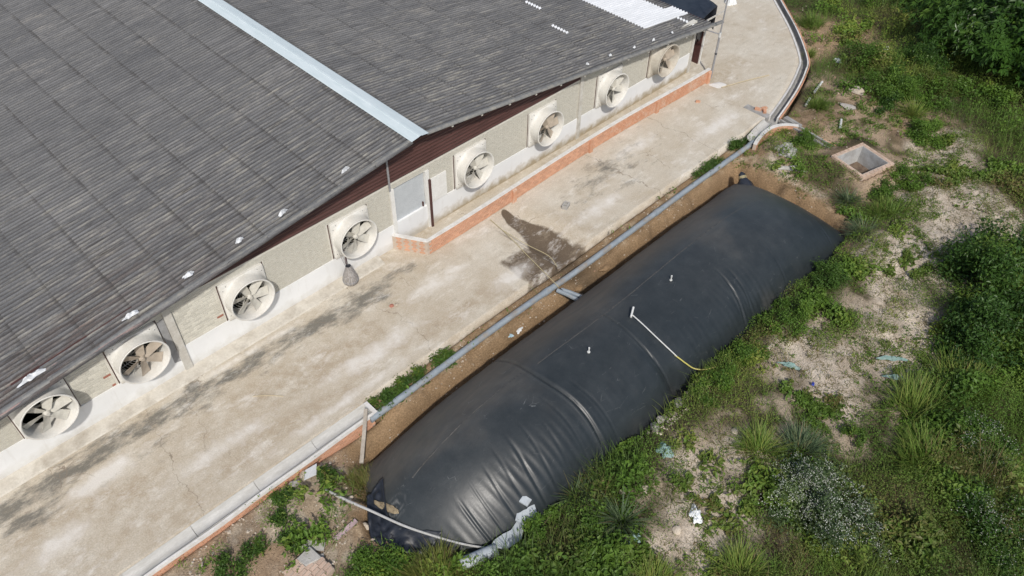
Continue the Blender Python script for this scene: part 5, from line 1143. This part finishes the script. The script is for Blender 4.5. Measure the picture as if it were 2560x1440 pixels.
# grass between them
x, y, dist = veg_points(480000, 1.1); kind = fbm(x, y, .75, 3, 180); keep = RNG.random(len(x)) < sst(.42, .6, kind)*.85+.15
x, y = x[keep], y[keep]; h = vegh(x, y); n = len(x); B = np.stack([x, y, T(x, y)], 1)
Vv, Ff = blades(B, h*RNG.uniform(.6, 1.45, n)+.05, RNG.uniform(0, 6.283, n), RNG.uniform(.15, .85, n), RNG.uniform(.008, .018, n))
tn = np.clip(patch(x, y)*.7+.4*RNG.random(n)-.1, 0, 1); dr = np.clip(dryf(x, y)*RNG.random(n)*1.7, 0, 1)
tag(link('grass', npmesh('grass', Vv, Ff, M_GRASS, False, {'tint': np.repeat(tn, 6), 'dry': np.repeat(dr, 6)})), kind='stuff')
# dead straw on the pale patches
x = RNG.uniform(6, 32, 150000); y = RNG.uniform(-16, -5, 150000); pz_ = np.maximum(zone(x, y, PALE, .8), .5*zone(x, y, SOIL, .8)); kp = (RNG.random(len(x)) < pz_*.5*sst(.35, .6, fbm(x, y, 2.2, 3, 190))) & ~built(x, y); x, y = x[kp], y[kp]; n = len(x)
Vv, Ff = blades(np.stack([x, y, T(x, y)+.008], 1), RNG.uniform(.05, .2, n), RNG.uniform(0, 6.283, n), RNG.uniform(.9, .99, n), RNG.uniform(.006, .014, n), .1)
tag(link('dead_straw', npmesh('dead_straw', Vv, Ff, M_GRASS, False, {'tint': np.repeat(RNG.random(n)*.4, 6), 'dry': np.repeat(RNG.uniform(.5, 1, n), 6)})), kind='stuff')

# low plantlets scattered over the bare patches
x = RNG.uniform(7, 33, 9000); y = RNG.uniform(-16, -4.6, 9000); bare = np.maximum.reduce([zone(x, y, PALE, 1.2), zone(x, y, SOIL, 1.2), sparse(x, y), sst(23.5, 25.5, x)*(1-sst(-9.3, -10.5, y))])
kp = (RNG.random(len(x)) < bare*.55*sst(.40, .55, fbm(x, y, .8, 3, 200))) & ~built(x, y); x, y = x[kp], y[kp]; n = len(x); rr_ = RNG.uniform(.05, .20, n)*(1+.8*(RNG.random(n) < .15)); per = 26
a_ = RNG.uniform(0, 6.283, n*per); q_ = np.sqrt(RNG.random(n*per))*np.repeat(rr_, per); x2 = np.repeat(x, per)+q_*np.cos(a_); y2 = np.repeat(y, per)+q_*np.sin(a_); ok_ = ~built(x2, y2)
Cc = np.stack([x2, y2, T(x2, y2)+np.repeat(rr_, per)*.55*RNG.random(n*per)+.012], 1)[ok_]; sz = (np.repeat(rr_, per)*.22+.035)[ok_]; Vv, Ff = leaves(Cc, sz, .45, .45)
tn = np.clip(np.repeat(RNG.uniform(.1, .9, n), per)[ok_]*.8+.2*RNG.random(len(Cc)), 0, 1); dr = np.repeat((RNG.random(n) < .3)*RNG.uniform(.2, .7, n), per)[ok_]
tag(link('low_weeds', npmesh('low_weeds', Vv, Ff, M_LEAF, False, {'tint': np.repeat(tn, 4), 'dry': np.repeat(dr, 4)})), kind='stuff')
def tuft(name, label, x, y, n, L, spread, mat, group, lean=(.1, .8), wd=(.012, .026), tint=(.2, .9), dry=.1, dz=0., cat='grass tuft', seed=0):
    r = np.random.default_rng(1000+seed); az = r.uniform(0, 6.283)+np.where(r.random(n) < .45, r.normal(0, .8, n), r.uniform(0, 6.283, n)); rr_ = spread*np.sqrt(r.random(n)); B = np.stack([rr_*np.cos(az+r.normal(0, .7, n)), rr_*np.sin(az+r.normal(0, .7, n)), 0*az], 1)
    B[:, 2] = T(x+B[:, 0], y+B[:, 1])-tz(x, y)
    Vv, Ff = blades(B, r.uniform(.25, 1.0, n)**.8*L, az, r.uniform(*lean, n), r.uniform(*wd, n), .75)
    o = link(name, npmesh(name, Vv, Ff, mat, False, {'tint': np.repeat(r.uniform(*tint, n), 6), 'dry': np.repeat((r.random(n) < dry)*r.uniform(.4, 1, n), 6)}))
    o.location = (x, y, tz(x, y)+dz); return tag(o, label, cat, group)
GT = 'separate tufts of tall grass'
for i, a in enumerate([
    ('big spiky blue green grass tuft with a red base in the lower middle', 9.14, -11.5, 300, .95, .10, M_GRASSG, dict(lean=(.2, .95), wd=(.016, .03))),
    ('spiky pale green grass tuft hanging over the digester edge', 8.95, -10.2, 240, .85, .12, M_GRASSG, dict(lean=(.15, .9))),
    ('huge yellow green grass clump at the frame bottom by the plastic pole', 5.15, -9.45, 1600, .78, .48, M_GRASSY, dict(lean=(.1, .85), dry=.12)),
    ('straw coloured dry grass clump spilling over the pit corner by the prop', 5.62, -6.2, 1500, .42, .45, M_GRASSY, dict(lean=(.2, .95), dry=.45, wd=(.007, .014))),
    ('long lush grass clump nearest the right frame edge below the dark bush', 18.81, -15.49, 900, 1.0, .7, M_GRASS, dict(tint=(.4, .95))),
    ('long lush grass clump left of the one below the dark bush', 17.3, -14.95, 800, .95, .6, M_GRASS, dict(tint=(.4, .95))),
    ('lowest lush long grass clump right of the yellow weed', 15.86, -15.96, 800, .95, .6, M_GRASS, dict(tint=(.4, .95))),
    ('pale arching grass tuft between the long pale patch and the yellow weed', 13.94, -13.44, 420, .85, .3, M_GRASSG, dict(lean=(.2, .95))),
    ('arching grass tuft just left of the pale arching one', 13.2, -12.7, 380, .8, .3, M_GRASS, dict(lean=(.2, .95), tint=(.4, .9))),
    ('bright grass clump at the bottom edge right of the bright bush', 8.5, -13.0, 520, .6, .36, M_GRASS, dict(tint=(.55, 1.))),
    ('tall loose grass clump at the bottom edge left of the flowering bush', 10.15, -14.2, 420, .7, .34, M_GRASS, dict(tint=(.5, 1.))),
    ('star shaped grass tuft above the red soil right of the boulder', 31.04, -8.34, 300, .95, .2, M_GRASS, dict(tint=(.5, 1.))),
    ('broad grass tuft at the top edge right of the drain', 35.0, -1.5, 420, .8, .4, M_GRASS, dict(tint=(.3, .8))),
    ('grass tuft between the two white pipe offcuts by the drain', 28.9, -5.2, 360, .75, .2, M_GRASS, dict(tint=(.3, .8))),
    ('star shaped grass tuft on the bank below the settling box', 24.42, -9.1, 260, .75, .15, M_GRASSG, dict(lean=(.3, .95))),
    ('grass tuft at the far right corner of the digester', 23.16, -10.3, 260, .7, .2, M_GRASSG, dict(lean=(.3, .95))),
    ('dense green grass mound right of the far digester corner', 24.6, -10.5, 700, .6, .5, M_GRASS, dict(tint=(.3, .8))),
    ('grass tuft growing in the drain on its outer bend', 32.35, -2.75, 420, .5, .22, M_GRASS, dict(tint=(.5, 1.), dry=.15))]):
    tuft('grass_tuft', a[0], a[1], a[2], a[3], a[4], a[5], a[6], GT, seed=i, **a[7])

def crown_points(n, rx, ry, rz, ncl, rng, shell=.55, cs=.22):
    a = rng.normal(size=(ncl, 3)); a /= np.linalg.norm(a, axis=1, keepdims=True); a[:, 2] = np.abs(a[:, 2])*.9+.02
    rad_ = rng.uniform(shell, 1.22, (ncl, 1)); c = a*rad_*np.array((rx, ry, rz)); k_ = rng.integers(0, ncl, n)
    p = c[k_]+rng.normal(size=(n, 3))*cs*np.array((rx, ry, rz)).mean()*np.array((1, 1, .7)); return p, k_, c
def shrub(name, label, cat, x, y, rx, ry, rz, n, ls, mat, group, seed, ncl=26, up=.4, asp=.45, tint=(.1, .8), stems=5, z0=.1, flowers=0, cs=.2, dry=0.):
    r = np.random.default_rng(2000+seed); zb = tz(x, y); t = thing(name, label, cat, (x, y, zb), 0, group)
    p, k_, c = crown_points(n, rx, ry, rz, ncl, r, .45, cs); p[:, 2] = np.maximum(p[:, 2], .02)+z0
    Vv, Ff = leaves(p, r.uniform(ls*.6, ls*1.25, n), up, asp, r); tc = r.uniform(tint[0], tint[1], ncl)
    hgt = np.clip(p[:, 2]/(rz+z0), 0, 1); tn = np.clip(tc[k_]*.7+.3*r.random(n), 0, 1)
    link('crown', npmesh('crown', Vv, Ff, mat, False, {'tint': np.repeat(tn, 4), 'dry': np.repeat((r.random(n) < dry)*r.uniform(.4, 1, n), 4)}), t)
    mb = MB()
    for i in range(stems):
        e = c[i % ncl]; mb.tube([(.03*math.cos(i*2), .03*math.sin(i*2), -.1), (e[0]*.45, e[1]*.45, z0+e[2]*.5), (e[0]*.95, e[1]*.95, z0+e[2]*.95)], .012+.012*rz, 6, .006)
    mb.build('stem', M_STEM, t, True)
    if flowers:
        a = r.normal(size=(flowers, 3)); a /= np.linalg.norm(a, axis=1, keepdims=True); a[:, 2] = np.abs(a[:, 2])
        nf = 330; tops = p[p[:, 2]+.35*np.hypot(p[:, 0]/rx, p[:, 1]/ry)*rz > .62*rz]; cc = tops[r.integers(0, len(tops), nf)]+np.array((0, 0, .06))
        kk = r.integers(0, nf, flowers); q = cc[kk]+r.normal(size=(flowers, 3))*np.array((.06, .06, .03)); Vv, Ff = leaves(q, r.uniform(.014, .030, flowers), .75, .9, r)
        tag(link('blossom', npmesh('blossom', Vv, Ff, M_FLOW), t), kind='stuff')
    return t
BW_ = 'leafy weeds along the near gutter and rubble'
for i, a in enumerate([
    ('bushy weed at the gutter end over the start of the grey pipe', 7.35, -4.55, .45, .28, .30, 1500, 1.0), ('bushy weed over the grey pipe, middle of the three', 8.35, -4.5, .42, .26, .34, 1400, .9), ('bushy weed over the grey pipe, farthest of the three', 9.5, -4.55, .45, .24, .30, 1200, .8),
    ('dark weed beside the far end of the grey pipe', 22.6, -4.5, .65, .2, .25, 1200, .6), ('dark weed at the side channel by the far pipe mouth', 24.5, -4.42, .5, .22, .28, 1100, .6),
    ('bright leafy weed between white tile and dry grass', 4.95, -5.45, .26, .26, .26, 900, 1.), ('leafy weed below the tall cream stone', 3.75, -5.15, .34, .22, .22, 900, .8), ('low weed left of the leafy one on the rubble', 3.4, -5.6, .26, .26, .18, 600, .7),
    ('weed on the rubble nearest the gutter in the lower left', 2.58, -5.85, .26, .24, .22, 700, .8), ('dense weed right beside the grey cement slab', 3.32, -6.35, .30, .30, .26, 1000, .9), ('big weed at the bottom edge left of the brick chunk', 1.92, -5.95, .34, .34, .3, 1100, .9),
    ('dark bushy weed right of the brick chunk at the frame bottom', 4.0, -8.0, .42, .45, .36, 1700, .5), ('dark bushy weed under the loose flap of the digester', 4.55, -8.35, .34, .5, .32, 1500, .4)]):
    shrub('weed', a[0], 'weed', a[1], a[2], a[3], a[4], a[5], a[6], .085, M_LEAF if a[7] < .6 else M_LEAFB, BW_, i, 14, .45, .42, (.05, a[7]), 4, .03, cs=.26)
BS = 'bushes in the overgrown land right of the digester'
for i, a in enumerate([
    ('leafy bush in front of the white foam boards', 7.6, -10.2, .55, .36, .5, 2600, .085, M_LEAF, (.1, .75), 0),
    ('bright green bush at the bottom edge under the spiky tuft', 7.95, -11.6, .62, .75, .5, 3600, .085, M_LEAFB, (.3, .95), 0),
    ('weedy bush on the digester edge below the yellow hose', 13.9, -10.75, .8, .4, .5, 2600, .075, M_LEAF, (.1, .8), 0),
    ('weedy bush on the digester edge right of the yellow hose', 15.73, -10.65, .75, .4, .55, 2600, .075, M_LEAF, (.1, .8), 0),
    ('weedy bush on the digester edge above the long pale patch', 17.64, -10.8, .8, .45, .55, 2600, .075, M_LEAF, (.1, .7), 0),
    ('yellowish weedy bush at the digester edge near its far end', 20.2, -10.75, .7, .5, .6, 2600, .075, M_LEAFB, (.2, .8), 0),
    ('large bush covered in tiny white flowers', 12.8, -14.95, 1.12, 1.08, 1.0, 11000, .085, M_LEAFG, (.2, 1.0), 3900),
    ('dark flowering bush in the bottom right corner', 15.27, -17.83, 1.2, 1.0, .8, 8000, .10, M_LEAFD, (.0, .8), 900),
    ('sparsely flowering bush below the long grass on the right', 17.4, -16.6, .8, .7, .6, 4200, .09, M_LEAFD, (.1, .8), 700),
    ('big dark bush at the right frame edge beside the large pale patch', 23.6, -14.4, 1.75, 1.35, 1.5, 15000, .135, M_LEAFD, (.0, 1.), 0),
    ('second dark bush at the right frame edge nearest the long grass', 21.2, -15.3, 1.6, 1.3, 1.2, 12000, .125, M_LEAFD, (.0, .9), 0),
    ('round bush below the red soil and right of the boulder', 32.0, -6.9, 1.15, 1.0, .85, 6000, .09, M_LEAF, (.0, .7), 0),
    ('wide bush between white scrap and boulder', 33.3, -5.2, 1.3, 1.05, .85, 6500, .09, M_LEAF, (.0, .65), 0),
    ('yellowish bushy shrub under the edge of the big tree', 33.9, -8.1, .9, .9, .7, 4200, .09, M_GRASSY, (.0, .5), 0),
    ('tall dark bush between the wide bush and the big tree', 34.9, -6.9, 1.2, 1.0, .95, 6000, .10, M_LEAFD, (.1, .8), 0),
    ('low dark bush left of the star shaped grass tuft', 31.0, -7.5, .7, .6, .5, 3000, .09, M_LEAFD, (.1, .8), 0),
    ('leafy bush on the slope below the round bush', 30.2, -9.4, .9, .7, .55, 3400, .09, M_LEAF, (.1, .8), 0),
    ('low bush right of the settling box', 26.9, -10.2, .6, .6, .45, 2600, .08, M_LEAF, (.1, .7), 0),
    ('low bush on the bank below the settling box', 25.5, -9.9, .6, .5, .42, 2400, .08, M_LEAF, (.0, .6), 0),
    ('low weeds bush beside the curved wall', 26.3, -6.1, .6, .45, .3, 2200, .08, M_LEAF, (.0, .6), 0),
    ('bright yellow green weed among dark plants in the bottom right', 15.8, -17.5, .38, .35, .4, 1300, .08, M_GRASSY, (.3, .8), 0),
    ('yellow green weed left of the brightest one in the bottom right', 14.55, -17.0, .45, .35, .38, 1300, .08, M_GRASSY, (.1, .7), 0),
    ('small lime green weed above the flowering bush', 15.3, -14.2, .30, .28, .3, 900, .08, M_LEAFB, (.6, 1.), 0)]):
    shrub('bush', a[0], 'bush', a[1], a[2], a[3], a[4], a[5], a[6], a[7], a[8], BS, 40+i, max(12, int(a[6]/420)) if a[10] < 4000 else 80, .42, .46, a[9], 6, .06, a[10], .17)

def big_tree(label, x, y, rx, ry, rz, z0, nwh, seed):
    r = np.random.default_rng(3000+seed); zb = tz(x, y); t = thing('tree', label, 'tree', (x, y, zb), 0, 'broad-leaved trees in the far corner')
    p, k_, c = crown_points(nwh, rx, ry, rz, 60, r, .5, .17); p[:, 2] = np.maximum(p[:, 2]-.25*rz, -.45*rz)+z0
    per = 9; n = nwh*per; ax0 = p/np.array((rx, ry, rz))-np.array((0, 0, z0/rz-.2)); ax0[:, 2] = np.abs(ax0[:, 2])+.5; ax0 /= np.linalg.norm(ax0, axis=1, keepdims=True)
    A = np.repeat(ax0, per, 0); Cp = np.repeat(p, per, 0); d = r.normal(size=(n, 3)); d -= A*np.sum(d*A, 1, keepdims=True); d /= np.linalg.norm(d, axis=1, keepdims=True)
    dirv = d*.86+A*r.uniform(.0, .55, (n, 1)); dirv /= np.linalg.norm(dirv, axis=1, keepdims=True); wv_ = np.cross(dirv, A); wv_ /= np.linalg.norm(wv_, axis=1, keepdims=True); nr = np.cross(wv_, dirv)
    L = r.uniform(.17, .30, (n, 1)); q0 = Cp+dirv*.02; mid_ = q0+dirv*L*.5+nr*L*.03; q1 = q0+dirv*L-nr*L*.08-np.array((0, 0, .03))
    Vv = np.stack([q0, mid_+wv_*L*.17, q1, mid_-wv_*L*.17], 1).reshape(-1, 3); Ff = np.arange(n*4).reshape(n, 4)
    tc = r.uniform(.0, .85, 60); tn = np.clip(np.repeat(tc[k_]*.6+.25*r.random(nwh), per)+.18*r.random(n), 0, 1)
    link('crown', npmesh('crown', Vv, Ff, M_TREE, False, {'tint': np.repeat(tn, 4), 'dry': np.zeros(n*4)}), t)
    MB().tube([(0, 0, -.3), (.05, .03, z0*.4), (.0, .1, z0*.8), (.1, .1, z0+.4*rz)], .16, 10, .07).build('trunk', M_STEM, t, True)
    for i in range(6):
        e = c[i*7]; MB().tube([(0, .03, z0*.5+.08*i), (e[0]*.4, e[1]*.4, z0+.05*rz), (e[0]*.85, e[1]*.85, z0+e[2]*.6-.25*rz)], .06, 7, .02).build('limb', M_STEM, t, True)
big_tree('wide broad-leaved tree with glossy leaf whorls in the top right corner', 38.3, -8.4, 3.4, 3.1, 2.1, 1.9, 5200, 1)
big_tree('second broad-leaved tree cut by the right frame edge behind the first', 37.2, -12.6, 3.0, 2.6, 1.9, 1.7, 3600, 2)
